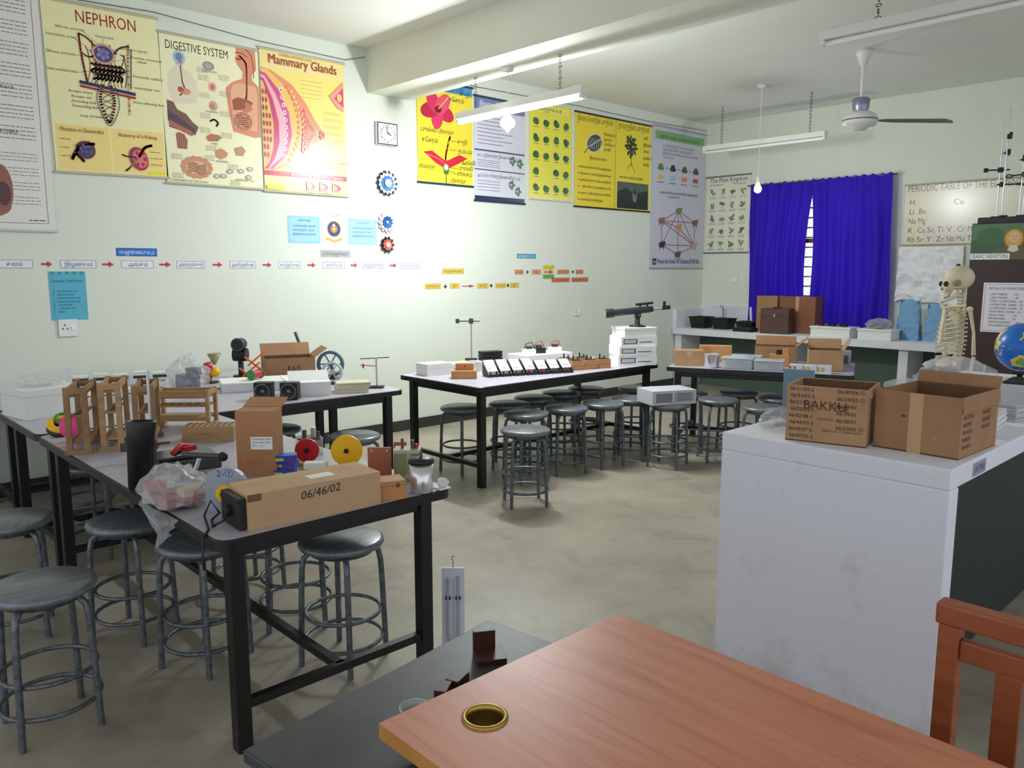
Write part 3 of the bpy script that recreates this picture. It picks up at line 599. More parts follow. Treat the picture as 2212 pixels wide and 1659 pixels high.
ce=Vector((ex,ey))+du*.72+dw*.46
table(1.46,.90,(ce.x,ce.y,0),E_rz,"grey-topped lab table with black frame holding plastic boxes")
# ------------------------------------------------------------------ stools
SM=mat((112,120,126),.4,.5,var=.5,scale=40); STOP=mat((124,131,136),.32,.3,var=.35,scale=7,stretch=(1,5,1))
def stool():
    r=thing("stool","round grey painted metal lab stool","stool",group="grey metal lab stools")
    MB().lathe([(0,.478),(.15,.478),(.163,.482),(.167,.492),(.163,.504),(.15,.510),(0,.511)],STOP,n=36).obj("seat",r)
    MB().lathe([(.118,.477),(.118,.455),(.124,.455),(.124,.477)],SM,n=28).obj("seat_ring",r)
    for k in range(4):
        a=math.radians(45+90*k); c,s=math.cos(a),math.sin(a)
        pts=[(rr*c,rr*s,z) for rr,z in ((.03,.464),(.09,.464),(.125,.458),(.145,.44),(.153,.40),(.158,.3),(.163,.15),(.168,0))]
        MB().tube(pts,.0115,SM,8).obj("leg",r)
    MB().ring((0,0,.21),.147,.008,SM,k=6).obj("foot_ring",r); MB().ring((0,0,.10),.153,.008,SM,k=6).obj("foot_ring",r)
    return r
S0=stool()
st=[(.60,2.94),(1.05,3.48),(.68,3.83),(1.575,2.65),(3.61,3.70),(3.86,4.66),(4.23,4.52),(4.03,4.13),(4.58,4.60),(4.43,4.09),(4.93,4.62),(5.28,4.64),(4.79,4.03),(5.14,4.02),(5.64,4.36),(5.15,3.66),(5.62,3.51),(5.55,3.06),(5.72,3.87),(6.08,3.60),(6.04,3.20),(2.42,4.86),(2.68,4.31),(1.26,4.64),(1.30,5.05),(1.17,3.02),(1.62,3.12),(1.62,3.6)]
for i,(x,y) in enumerate(st):
    rz=(i*37)%90
    if i==0: S0.location=(x,y,0); S0.rotation_euler=(0,0,math.radians(rz)); continue
    dup(S0,(x,y,0),rz)
# ------------------------------------------------------------------ island + counters
def plaster_mat():
    m=bpy.data.materials.new("white_plaster"); m.use_nodes=True; nt=m.node_tree; p=nt.nodes["Principled BSDF"]
    tc=nt.nodes.new("ShaderNodeTexCoord"); n=nt.nodes.new("ShaderNodeTexNoise"); n.inputs["Scale"].default_value=5; n.inputs["Detail"].default_value=10; n.inputs["Roughness"].default_value=.7
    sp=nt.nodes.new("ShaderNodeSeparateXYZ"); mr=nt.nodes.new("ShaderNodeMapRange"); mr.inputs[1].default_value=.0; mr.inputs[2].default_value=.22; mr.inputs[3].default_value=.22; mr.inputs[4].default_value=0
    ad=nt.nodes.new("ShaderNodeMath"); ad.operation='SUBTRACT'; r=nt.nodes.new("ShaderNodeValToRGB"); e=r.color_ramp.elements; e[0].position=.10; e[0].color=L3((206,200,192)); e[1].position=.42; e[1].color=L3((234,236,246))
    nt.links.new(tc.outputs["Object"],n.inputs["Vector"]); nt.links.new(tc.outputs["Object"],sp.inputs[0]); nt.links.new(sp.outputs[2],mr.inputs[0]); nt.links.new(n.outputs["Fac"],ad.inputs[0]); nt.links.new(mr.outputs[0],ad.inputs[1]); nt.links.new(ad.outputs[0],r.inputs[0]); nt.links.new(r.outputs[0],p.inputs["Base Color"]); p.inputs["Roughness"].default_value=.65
    bp=nt.nodes.new("ShaderNodeBump"); bp.inputs["Strength"].default_value=.12; bp.inputs["Distance"].default_value=.01; nt.links.new(n.outputs["Fac"],bp.inputs["Height"]); nt.links.new(bp.outputs[0],p.inputs["Normal"])
    return m
PLA=plaster_mat(); ISL=mat((226,228,234),.7,var=.08,scale=3,bump=.15); DARKG=mat((30,42,38),.6)
m=MB().bx((2.66,.82,.86),(5.4,1.64,.93),PLA).bx((2.66,.82,0),(2.74,1.64,.86),PLA).bx((2.74,1.5,0),(5.3,1.6,.86),PLA)
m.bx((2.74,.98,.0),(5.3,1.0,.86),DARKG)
r=thing("demonstration_counter","white plastered masonry counter with dark recess below","counter",mb=m,bevel=.006)
m=MB().bx((8.80,-.5,.70),(9.498,6.232,.78),ISL)
for y in (6.18,4.6,3.3,2.2,1.0): m.bx((8.86,y-.05,0),(9.498,y+.05,.70),ISL)
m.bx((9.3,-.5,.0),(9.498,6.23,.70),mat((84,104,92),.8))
thing("masonry_counter","white masonry counter built along the back wall","counter",mb=m,bevel=.004)
struct(MB().bx((9.46,5.45,.78),(9.5,6.25,1.06),ISL),"trim_2"); struct(MB().bx((8.84,6.20,.78),(9.46,6.25,1.02),ISL),"trim_3")
p=Flat(.13,.045,(150,155,175),.5,thick=.002); p.text("LAB TABLE",.12,.7,.03,(60,60,110),w=.1)
p.done("name_plate","small grey name plate on the counter edge","plate",(2.86,.8205,.915),0)
# ------------------------------------------------------------------ generic small object makers
def carton(w,d,h,loc,rz,lab,m=KRAFT,open_=False,texts=(),name="cardboard_box",flaps=None,group=None,tape=True,inside=KDARK):
    b=MB(); t=.005
    if open_:
        b.bx((-w/2,-d/2,0),(w/2,d/2,t),inside).bx((-w/2,-d/2,0),(w/2,-d/2+t,h),m).bx((-w/2,d/2-t,0),(w/2,d/2,h),m).bx((-w/2,-d/2+t,0),(-w/2+t,d/2-t,h),m).bx((w/2-t,-d/2+t,0),(w/2,d/2-t,h),m)
        b.bx((-w/2+t,-d/2+t,t),(w/2-t,-d/2+t+.001,h-.002),inside).bx((-w/2+t,d/2-t-.001,t),(w/2-t,d/2-t,h-.002),inside)
    else:
        b.bx((-w/2,-d/2,0),(w/2,d/2,h),m)
        if tape: b.bx((-.022,-d/2-.0006,h*.6),(.022,d/2+.0006,h+.0006),mat((190,160,120),.25)); b.bx((-w/2+.001,-.0008,h),(w/2-.001,.0008,h+.0009),KDARK)
    for (s,o,sz,mt,al) in texts: b.text(s,(o[0],-d/2-.0012,o[1]),(1,0,0),(0,0,1),sz,mt,align=al)
    rr=thing(name,lab,"box",loc,rz,group) if flaps else None
    if flaps:
        b.obj("box_body",rr)
        for (side,ang,ln) in flaps:
            f=MB()
            if side in'fb':
                s=-1 if side=='f' else 1; f.M=TR(0,s*d/2,h)@RX(s*ang) ; f.bx((-w/2,0 if s>0 else -ln,-.002),(w/2,ln if s>0 else 0,.002),m)
            else:
                s=-1 if side=='l' else 1; f.M=TR(s*w/2,0,h)@RY(-s*ang); f.bx((0 if s>0 else -ln,-d/2,-.002),(ln if s>0 else 0,d/2,.002),m)
            f.obj("box_flap",rr)
        return rr
    return thing(name,lab,"box",loc,rz,group,mb=b)
def retort(loc,rz,h,lab,clamp=True,base=(.14,.09),clampz=.8,black=False):
    r=thing("retort_stand",lab,"laboratory stand",loc,rz)
    MB().bx((-base[0]/2,-base[1]/2,0),(base[0]/2,base[1]/2,.014),BLK2).obj("stand_base",r,bevel=.003)
    MB().cyl((0,.01,.014),(0,.01,h),.006,STEEL).obj("stand_rod",r)
    if clamp: 
        q=BLACK if black else DST; m=MB().box((0,.0,h*clampz),(.035,.035,.04),q).cyl((-.1,0,h*clampz),(.07,0,h*clampz),.006,q).box((-.11,0,h*clampz),(.03,.02,.035),q)
        m.obj("clamp",r)
        if black: MB().box((.02,.0,h*clampz-.12),(.035,.035,.04),q).cyl((-.02,0,h*clampz-.12),(.12,0,h*clampz-.12),.006,q).tube([(.12,0,h*clampz-.12),(.15,.02,h*clampz-.11),(.18,0,h*clampz-.12)],.006,q,6).tube([(.12,0,h*clampz-.12),(.15,-.02,h*clampz-.13),(.18,0,h*clampz-.13)],.006,q,6).obj("clamp",r)
    return r
def bagblob(loc,rad,lab,seed,inner=(),name="plastic_bag"):
    r=thing(name,lab,"plastic bag",loc)
    m=MB(); m.sph((0,0,rad[2]*.88),rad,BAG,n=28,jit=.35,seed=seed); 
    for i,v in enumerate(m.v):
        if v.z<0: v.z=0
    m.obj("clear_film",r)
    if inner:
        m=MB()
        for (c,s,mt) in inner: m.box(c,s,mt,R=Matrix.Rotation(c[0]*9,3,'Z'))
        m.obj("bag_contents",r)
    return r
T=.74
# ---- island objects
IZ=.93
MK=ink((40,34,40),.6); BRD=mat((84,56,44),.7)
tx=[("BAKKU",(-.08,.122),.046,BRD,'l'),("巴克",(.025,.122),.026,BRD,'l'),("BAKKU DC POWER SUPPLY",(-.01,.045),.011,mat((110,75,55),.7),'l'),("CAUTION",(-.03,.085),.012,BRD,'l')]
for i,t in enumerate(("06/51/09-2","06/53/07-5","06/51/02-2","06/50/02-1","06/42/08-1","06/43/03-3","06/42/07-5","06/47/05-3")): tx.append((t,(-.128+.004*(i%2),.186-i*.0245),.019,MK,'l'))
for i,t in enumerate(("06/49/04-①","06/39/02-①","06/49/01","06/39/01","06/38/07","06/50/05-⑤")): tx.append((t,(.035,.186-i*.026),.019,MK,'l'))
carton(.275,.23,.205,(2.845,1.295,IZ),-76,"open cardboard box with brand print and handwritten numbers",KRAFT,True,tx,flaps=[('r',-82,.03),('l',-80,.02),('b',-75,.04)])
bb=carton(.28,.34,.205,(2.985,.985,IZ),-92,"open plain cardboard box with tape down its front",KRAFT2,True,flaps=[('b',62,.045),('r',-84,.05)])
m=MB().bx((-.025,-.1712,.0),(.02,-.170,.205),mat((196,158,114),.3)).bx((-.05,-.1712,.12),(-.035,-.170,.126),BRD).bx((.06,-.1712,.06),(.063,-.170,.065),STEEL)
m.obj("adhesive_tape",bb)
m=MB()
for i,t in enumerate(("06/48/11-1","06/49/03-2","06/37/04-5","06/40/02","06/41/02-1","06/45/01","06/40/07-1")): m.text(t,(.1412,-.15,.18-i*.025),(0,1,0),(0,0,1),.021,MK)
for i,t in enumerate(("06/47/01","06/49/08","06/48/12","06/50/09","06/46/04")): m.text(t,(.1412,.02,.18-i*.025),(0,1,0),(0,0,1),.021,MK)
m.obj("marker_writing",bb)
bagblob((2.95,1.555,IZ),(.13,.06,.035),"crumpled clear plastic film on the white counter",3)
thing("folder","blue-grey cardboard folder leaning beside the box","folder",(3.10,1.56,IZ),-76,mb=MB().bx((-.06,-.01,0),(.06,.01,.21),mat((110,140,160),.5)))
bagblob((4.45,1.40,IZ),(.22,.16,.09),"large crumpled clear plastic bag beside the skeleton",7,[((0,0,.05),(.2,.12,.06),mat((120,100,110),.6)),((.05,.05,.09),(.1,.1,.04),mat((160,150,150),.6))])
bagblob((3.85,1.38,IZ),(.15,.12,.06),"small crumpled clear plastic bag with metal parts",9,[((0,0,.03),(.14,.1,.04),DST)])
for i,(x,y,rz,c,l) in enumerate(((3.45,1.02,5,(225,225,220),"stack of white papers on the counter"),(3.85,1.0,-8,(190,190,195),"stack of grey booklets on the counter"))):
    m=MB()
    for k in range(6): m.box((.004*(k%3),.003*(k%2),.006+k*.011),(.3,.21,.010),mat((c[0]-k%2*12,c[1]-k%2*12,c[2]-k%2*8),.7))
    thing("paper_stack",l,"papers",(x,y,IZ),rz,mb=m)
m=MB().bx((-.16,-.12,0),(.16,.12,.10),mat((205,205,205),.5)).bx((-.16,-.121,.05),(.16,.121,.052),BLACK)
for k in range(5): m.box((-.1+.05*k,-.0,.105),(.03,.16,.01),BLACK)
thing("apparatus_case","grey apparatus case with black switches on the counter","case",(4.25,1.02,IZ),4,mb=m)
# globe
r=thing("globe","blue desk globe with yellow land masses on a stand","globe",(4.75,1.18,IZ))
OC=bpy.data.materials.new("globe_map"); OC.use_nodes=True; nt=OC.node_tree; pb=nt.nodes["Principled BSDF"]; tc=nt.nodes.new("ShaderNodeTexCoord"); nn=nt.nodes.new("ShaderNodeTexNoise"); rp=nt.nodes.new("ShaderNodeValToRGB")
nn.inputs["Scale"].default_value=9; nn.inputs["Detail"].default_value=5; e=rp.color_ramp.elements; rp.color_ramp.interpolation='CONSTANT'; e[0].color=L3((30,110,200)); e[1].position=.52; e[1].color=L3((235,200,80)); e2=e.new(.60); e2.color=L3((120,170,80)); e3=e.new(.68); e3.color=L3((220,110,90))
nt.links.new(tc.outputs["Object"],nn.inputs["Vector"]); nt.links.new(nn.outputs["Fac"],rp.inputs[0]); nt.links.new(rp.outputs[0],pb.inputs["Base Color"]); pb.inputs["Roughness"].default_value=.3
MB().sph((0,0,.22),.125,OC,n=36).obj("globe_sphere",r)
MB().tube([(.14*math.cos(a)*.728,-.14*math.cos(a)*.686,.22+.14*math.sin(a)) for a in [math.radians(x) for x in range(-110,91,10)]],.005,BLACK,6).obj("globe_meridian",r)
MB().lathe([(0,0),(.08,0),(.075,.012),(.02,.03),(.012,.08),(0,.08)],BLACK).obj("globe_base",r)
# ---- skeleton
BONE=mat((216,203,170),.5,var=.15,scale=14); SOCK=mat((40,32,26),.8)
r=thing("skeleton_model","cream plastic human skeleton model standing on the floor","skeleton",(5.755,1.845,0),-133)
m=MB(); m.sph((0,.025,1.495),(.070,.095,.080),BONE,n=24); m.sph((0,-.045,1.445),(.052,.04,.05),BONE,n=16); m.box((0,-.062,1.405),(.046,.036,.03),BONE)
for s in (-1,1):
    m.sph((s*.028,-.078,1.455),(.020,.014,.018),SOCK,n=12); m.tube([(s*.046,-.065,1.43),(s*.066,-.03,1.432),(s*.066,.01,1.44)],.006,BONE,6); m.sph((s*.062,-.02,1.462),(.010,.024,.02),mat((150,135,105),.7),n=10)
m.add([(0,-.092,1.437),(-.010,-.088,1.415),(.010,-.088,1.415)],[(0,1,2),(2,1,0)],SOCK)
for i in range(8): m.box((-.021+i*.006,-.083,1.388),(.005,.006,.012),mat((235,228,205),.3))
m.cyl((0,.01,1.57),(0,.01,1.585),.012,BLACK).obj("skull",r)
m=MB(); m.tube([(-.048,.0,1.42),(-.046,-.015,1.375),(-.03,-.06,1.350),(0,-.080,1.344),(.03,-.06,1.350),(.046,-.015,1.375),(.048,0,1.42)],[.009,.011,.012,.015,.012,.011,.009],BONE,8)
for i in range(8): m.box((-.019+i*.0055,-.082,1.366),(.005,.006,.012),mat((235,228,205),.3))
m.obj("jaw",r)
m=MB()
def spy(z): return .035+.02*math.sin((z-.9)*7)
z=1.39
while z>.93:
    hgt=.016 if z>1.25 else .022; rr_=.016 if z>1.25 else .023
    m.cyl((0,spy(z),z-hgt/2),(0,spy(z),z+hgt/2),rr_,BONE,n=10); m.box((0,spy(z)+rr_+.012,z-.004),(.008,.03,.012),BONE); m.box((0,spy(z)+rr_*.6,z),(.07,.01,.008),BONE); z-=hgt+.007
m.obj("spine",r)
m=MB()
for i in range(11):
    z=1.30-i*.030; wd=.05+.065*math.sin(min(1,(i+1)/7)*math.pi/2); fr=-.055-.03*(i/10)
    for s in (-1,1):
        end=1 if i<7 else (.82-.1*(i-7)); pts=[]
        for k in range(13):
            a=math.pi*(k/12)*end; pts.append((s*wd*math.sin(a),spy(z)+(fr-spy(z))*(1-math.cos(a))/2, z-.06*(k/12)*(1 if i<7 else .7)))
        m.tube(pts,.0048,BONE,6)
m.add([(-.018,-.062,1.29),(.018,-.062,1.29),(.014,-.082,1.06),(-.014,-.082,1.06),(-.018,-.052,1.29),(.018,-.052,1.29),(.014,-.07,1.06),(-.014,-.07,1.06)],[(0,1,2,3),(7,6,5,4),(0,3,7,4),(1,5,6,2)],BONE)
m.obj("rib_cage",r)
m=MB()
for s in (-1,1):
    m.tube([(0,-.06,1.295),(s*.06,-.05,1.31),(s*.12,-.02,1.315),(s*.145,-.0,1.32)],.007,BONE,6)
    m.add([(s*.05,.075,1.28),(s*.14,.03,1.31),(s*.13,.05,1.24),(s*.08,.085,1.15)],[(0,1,2,3),(3,2,1,0)],BONE)
m.obj("shoulder_bones",r)
for s in (-1,1):
    m=MB(); m.sph((s*.155,.02,1.295),.020,BONE,n=10); m.tube([(s*.157,.02,1.29),(s*.165,.05,1.15),(s*.168,.06,1.0)],[.013,.009,.014],BONE,8); m.tube([(s*.164,.06,.99),(s*.17,.04,.87),(s*.175,.02,.76)],[.010,.007,.010],BONE,6); m.tube([(s*.178,.06,.99),(s*.185,.04,.87),(s*.188,.02,.76)],[.010,.007,.009],BONE,6)
    for f_ in range(5): m.tube([(s*.18,.02,.75),(s*(.17+.008*f_),.01+.008*f_,.69),(s*(.168+.01*f_),.005+.009*f_,.62)],.005,BONE,6)
    m.obj("arm_bones",r)
m=MB()
for s in (-1,1):
    m.add([(0,.05,.93),(s*.05,.06,.97),(s*.11,.02,.96),(s*.12,-.03,.92),(s*.09,-.03,.86),(s*.05,-.05,.82),(s*.02,-.055,.83),(s*.05,.02,.84),(s*.02,.06,.86)],[(0,1,7,8),(1,2,3,4),(1,4,7),(4,5,6,7)],BONE,True)
m.box((0,.055,.88),(.05,.02,.1),BONE); pel=m.obj("pelvis",r,solid=.014)
for s in (-1,1):
    m=MB(); m.sph((s*.1,-.01,.86),.023,BONE,n=10); m.tube([(s*.12,0,.86),(s*.125,0,.8),(s*.1,-.005,.6),(s*.085,0,.46)],[.016,.017,.012,.02],BONE,8); m.sph((s*.085,-.03,.46),.018,BONE,n=8); m.tube([(s*.083,0,.44),(s*.085,.005,.25),(s*.085,.01,.08)],[.018,.012,.013],BONE,8); m.tube([(s*.103,.01,.43),(s*.105,.015,.08)],.006,BONE,6)
    m.box((s*.085,.03,.05),(.035,.06,.04),BONE)
    for f_ in range(5): m.tube([(s*.085,.0,.06),(s*(.06+.012*f_),-.07,.045),(s*(.055+.014*f_),-.13,.035)],.006,BONE,6)
    m.obj("leg_bones",r)
MB().cyl((0,.085,.03),(0,.07,.9),.012,DST).cyl((0,.085,.9),(0,.055,.93),.01,DST).box((0,.085,.015),(.5,.05,.03),BLACK).box((0,.085,.015),(.05,.4,.03),BLACK).obj("support_stand",r)
# ---- cabinet
CB=mat((62,38,34),.45,var=.15,scale=4)
r=thing("cupboard","dark brown steel cupboard with notices on its front","cabinet",(7.5,1.75,0),-90)
MB().bx((-.56,0,0),(.56,.45,1.93),CB).obj("cupboard_body",r,bevel=.005)
for s in (-1,1):
    dr=MB().bx((min(s*.005,s*.55),-.014,.08),(max(s*.005,s*.55),0,1.90),mat((56,33,30),.4)).obj("door",r,bevel=.003)
    hd=MB().bx((s*.04-.008,-.035,.95),(s*.04+.008,-.014,1.08),STEEL).obj("handle",dr)
p=Flat(.52,.29,(60,90,60),.3); p.rect(0,.0,1,.45,(78,120,80)).ell(.28,.35,.2,.25,(58,100,58)).ell(.85,.5,.14,.3,(48,84,50)).ell(.60,.42,.15,.27,(150,110,40)).ell(.60,.42,.12,.25,(205,165,70)).ell(.6,.38,.075,.15,(222,180,140)).poly([(.3,.8),(.42,.68),(.55,.62),(.66,.62),(.8,.68),(.95,.8),(.95,1),(.3,1)],(96,88,54)).poly([(.55,.60),(.65,.60),(.68,.75),(.6,.8),(.52,.75)],(210,205,190)).rect(0,.83,.56,1,(236,240,236)).text("ISAAC NEWTON",.03,.965,.045,(20,25,25),w=.26)
p.ell(.58,.35,.008,.012,(40,30,25),n=8).ell(.63,.35,.008,.012,(40,30,25),n=8).line([(.605,.37),(.605,.41)],.003,(180,130,100)).line([(.585,.45),(.625,.45)],.003,(160,80,70))
p.done("portrait_poster","green poster of a long-haired man captioned in black capitals","poster",(7.4855,2.30,1.92),-90)
p=Flat(.34,.41,(226,222,230),.5); p.frame(.04,.03,.96,.97,(120,110,140),.003); p.text("DETAILS OF FURNITURE",.12,.14,.03,(60,50,80),w=.26)
for i,t in enumerate(("LAB TABLES      - 03","LAB CHAIRS      - 40","STEEL CUPBOARD - 04","COMPUTER TABLE - 02","COMPUTER CHAIR - 01","TEACHERS CHAIR - 01","WALL FAN        - 05","PIN BOARD      - 01","WHITE BOARD    - 02","WOODEN RACK  - 01")): p.text(t,.16,.25+i*.07,.024,(50,45,60),w=.26)
p.done("inventory_notice","white typed inventory list taped on the cupboard","notice",(7.4855,2.18,1.44),-90)
thing("black_case","flat black instrument case on top of the cupboard","case",(7.72,1.95,1.93),-90,mb=MB().bx((-.34,-.16,0),(.34,.16,.05),BLACK),bevel=.004)
for (x,y,h,c,s) in ((7.62,2.12,.88,.74,20),(7.74,2.20,.80,.5,-60),(7.66,1.98,.7,.66,70),(7.80,2.04,.6,.8,10),(7.70,1.88,.75,.5,-30)): retort((x,y,1.98),s,h,"steel retort stand with clamp on top of the cupboard",clampz=c,black=True,base=(.09,.06))
# ---- counter objects (back)
CZ=.78
def basin(x,y,R,h,lab,rz=0,sq=True):
    m=MB(); n=4 if sq else 20
    m.M=RZ(rz+45); m.lathe([(R*.8,0),(R,h),(R*1.06,h),(R*1.06,h-.01),(R*.98,h-.012),(R*.76,.01),(0,.01)],BLACK,n=n,smooth=not sq); m.lathe([(0,0),(R*.8,0)],BLACK,n=n,smooth=False)
    return thing("black_basin",lab,"basin",(x,y,CZ),0,mb=m,group="black plastic basins")
basin(9.10,5.98,.17,.15,"black plastic washing basin on the counter"); basin(9.14,5.67,.17,.14,"black plastic washing basin beside the tap",3); basin(9.2,5.36,.16,.11,"black plastic washing basin against the wall",4)
MB_=MB().tube([(0,0,0),(0,0,.22),(-.02,0,.28),(-.07,0,.29),(-.1,0,.26),(-.1,0,.23)],.011,CHROME).cyl((0,-.03,.12),(0,.03,.12),.008,CHROME)
thing("water_tap","chrome swan-neck water tap at the sink","tap",(9.36,5.82,CZ),0,mb=MB_)
thing("black_tray","shallow black tray on the white counter","tray",(8.94,5.24,CZ),0,mb=MB().bx((-.08,-.13,0),(.08,.13,.05),BLACK),bevel=.004)
m=MB().bx((-.17,-.11,0),(.17,.11,.30),mat((88,58,46),.45,var=.2)).bx((-.171,-.111,.21),(.171,.111,.216),BLACK).box((0,-.114,.22),(.02,.008,.03),STEEL).box((0,0,.31),(.1,.02,.02),BLACK)
thing("instrument_case","dark brown wooden instrument case with metal clasp","case",(8.97,4.83,CZ),-80,mb=m,bevel=.006)
carton(.28,.20,.44,(9.26,5.08,CZ),-90,"brown cardboard box in front of the blue curtains",KRAFT2,tape=False)
carton(.46,.20,.44,(9.26,4.68,CZ),-90,"large reddish-brown cardboard box on the white counter",mat((142,92,66),.8,var=.1),tape=True)
for (y,l) in ((4.12,.46),(3.62,.36)):
    m=MB().bx((-l/2,-.12,0),(l/2,.12,.10),WHP).bx((-l/2-.01,-.13,.10),(l/2+.01,.13,.12),WHITE)
    thing("foam_tray","white foam tray holding small apparatus","tray",(8.98,y,CZ),-90,mb=m,bevel=.004)
m=MB()
for k in range(5): m.cyl((-.16+.07*k,0,.0),(-.16+.07*k,0,.03),.03,DST if k%2 else BLACK,n=12)
thing("small_meter_set","row of small round metal meters in the foam tray","meters",(8.98,4.12,CZ+.12),-90,mb=m)
bagblob((8.98,3.62,CZ+.12),(.15,.12,.06),"clear plastic bag with wires on the foam tray",12,[((0,0,.04),(.12,.1,.04),mat((130,100,100),.6))])
BB=mat((110,160,200),.5,var=.1,scale=12)
for i,(y,s) in enumerate(((3.38,1),(3.10,.9))):
    m=MB(); vs=[];n=24;k=12
    for j in range(k+1):
        v=j/k
        for a in range(n):
            t=2*math.pi*a/n; ww=.125*(1.05-.25*v)*s; dd=.06*(1.1-.9*v); q=1+.14*noise.noise(Vector((a,j,i*3))*.6)
            cx=max(-1,min(1,1.3*math.cos(t))); cy=max(-1,min(1,1.3*math.sin(t)))
            vs.append((ww*cx*q,dd*cy*q,v*.42*s+.03*math.sin(t*3)*(v)))
    m.add(vs,[(j*n+a,j*n+(a+1)%n,(j+1)*n+(a+1)%n,(j+1)*n+a) for j in range(k) for a in range(n)],BB,False)
    thing("blue_bag","light blue folded plastic bag standing on the counter","bag",(9.18,y,CZ),-88,mb=m,group="light blue bags")
# ---- Table A objects
Z=T
r=thing("long_cardboard_carton","long cardboard carton marked 06/46/02 with black end","box",(1.285,2.375,Z),-4)
m=MB().bx((-.235,-.085,.0),(.235,.085,.115),mat((196,160,122),.75,var=.08)).text("06/46/02",(-.06,-.0862,.068),(1,.0,.06),(0.12,0,1),.040,MK)
m.bx((-.235,-.0858,.092),(-.19,-.085,.115),KDARK); m.box((.05,.0,.1155),(.09,.05,.001),PAPER); m.obj("box_body",r,bevel=.003)
MB().bx((-.262,-.075,.004),(-.236,.075,.105),BLACK).cyl((-.262,.0,.055),(-.275,0,.055),.02,BLACK).obj("black_end_panel",r,bevel=.003)
f_=MB(); f_.M=TR(0,.085,.116)@RX(7); f_.bx((-.23,-.08,0),(.23,0,.003),mat((204,170,132),.75,var=.08)); f_.obj("box_flap",r)
MB().tube([(-.27,0,.05),(-.29,-.02,.03),(-.31,.02,.005),(-.29,.09,.005),(-.26,.10,.02),(-.28,.12,.06),(-.31,.10,.02),(-.33,.0,.005),(-.362,-.05,.0),(-.375,-.07,-.06),(-.37,-.06,-.1)],.004,BLACK,6).obj("power_cord",r)
m=MB().bx((-.05,-.045,0),(.05,.045,.068),OWOOD).bx((-.0505,-.0455,.05),(.0505,.0455,.052),KDARK).box((.02,-.046,.052),(.012,.004,.014),DST)
thing("wooden_box","small tan wooden box with a clasp","box",(1.585,2.325,Z),-20,mb=m,bevel=.002)
r=thing("calorimeter_can","shiny steel calorimeter can with black lid","container",(1.71,2.30,Z))
MB().lathe([(0,0),(.040,0),(.043,.004),(.043,.108),(.041,.108)],CHROME,n=32).obj("can_body",r)
MB().lathe([(0,.13),(.02,.13),(.044,.124),(.047,.118),(.047,.108),(0,.108)],BLACK,n=32).cyl((0,0,.128),(0,0,.15),.006,KDARK).obj("can_lid",r)
m=MB(); m.lathe([(.006,0),(.018,.02),(.022,.036),(.020,.036),(.004,.004)],WHITE,M=Matrix.Rotation(.4,4,'X')); m.lathe([(.006,0),(.016,.02),(.020,.034)],WHITE,c=(.02,0,0),M=Matrix.Rotation(-.5,4,'Y')); m.bx((-.02,-.02,0),(.03,.02,.006),WHITE)
thing("plastic_horn","small white plastic horn piece on the table","apparatus",(1.785,2.28,Z),0,mb=m)
r=carton(.155,.10,.262,(1.40,2.95,Z),-43,"upright brown carton with a printed white label",mat((176,126,84),.75,var=.08),texts=[("A5/5",(-.045,.05),.035,mat((190,110,60),.7),'l')],tape=False,flaps=[('b',14,.10)])
m=MB().bx((-.02,-.0525,.11),(.065,-.0505,.16),PAPER)
for i,t in enumerate(("FOUR DIMENSION CENTRE","WITH PAPER DEMO","QTY : 1 No.")): m.text(t,(-.015,-.0530,.148-i*.013),(1,0,0),(0,0,1),.009,INK,w=.075)
m.obj("printed_label",r)
m=MB(); m.M=RX(-3)@RY(4); m.lathe([(.0,0.003),(.047,0.003),(.053,.25),(.053,.255),(.047,.255),(.042,.02),(0,.02)],mat((16,16,18),.3),n=28)
thing("black_tube","tall black open metal tube on the table edge","tube",(.972,3.04,Z),0,mb=m)
r=thing("pulley_wheel_stand","grey arched stand with yellow hub wheel","apparatus",(1.085,2.545,Z),-43)
GP=mat((150,158,170),.4)
pts=[(-.07,0),(.07,0)]+[(.07*math.cos(a),.085+.07*math.sin(a)) for a in [math.pi*i/14 for i in range(15)]]
n=len(pts); MB().add([(x,-.012,z) for x,z in pts]+[(x,.012,z) for x,z in pts],[tuple(range(n)),tuple(range(2*n-1,n-1,-1))]+[(i,n+i,n+(i+1)%n,(i+1)%n) for i in range(n)],GP).text("2-①",(-.03,-.0125,.125),(1,0,0),(0,0,1),.032,ink((40,70,160))).obj("stand_panel",r)
MB().cyl((0,-.03,.07),(0,.02,.07),.030,YEL,n=24).cyl((0,-.034,.07),(0,-.028,.07),.014,BLACK).cyl((.03,-.04,.03),(.06,-.04,.01),.012,BLACK).obj("wheel_hub",r)
bg_=bagblob((.985,2.74,Z),(.11,.14,.075),"clear plastic bag stuffed with wires and boxes",21,[((0,0,.03),(.12,.16,.03),mat((150,70,60),.6)),((.03,-.06,.06),(.08,.04,.03),mat((190,150,110),.6)),((-.05,.05,.07),(.07,.05,.03),mat((170,80,70),.5))])
m=MB(); vs=[];fs=[]
for i in range(13):
    for j in range(13):
        u=i/12;v=j/12; vs.append((-.079-.012*math.sin(v*5+u*3)+.02*noise.noise(Vector((u*5,v*5,1))),.10-.28*u,.02-.14*v*(1-.6*abs(u-.5)*2)))
for i in range(12):
    for j in range(12): a=i*13+j; fs.append((a,a+1,a+14,a+13))
m.add(vs,fs,BAG,True); m.obj("hanging_film",bg_)
thing("blue_carton","small blue carton with white lettering panel","box",(1.12,2.78,Z),20,mb=MB().bx((-.045,-.02,0),(.045,.02,.05),BLUE).bx((-.03,-.0206,.015),(.03,.0206,.035),mat((200,215,235),.5)),group="small blue cartons")
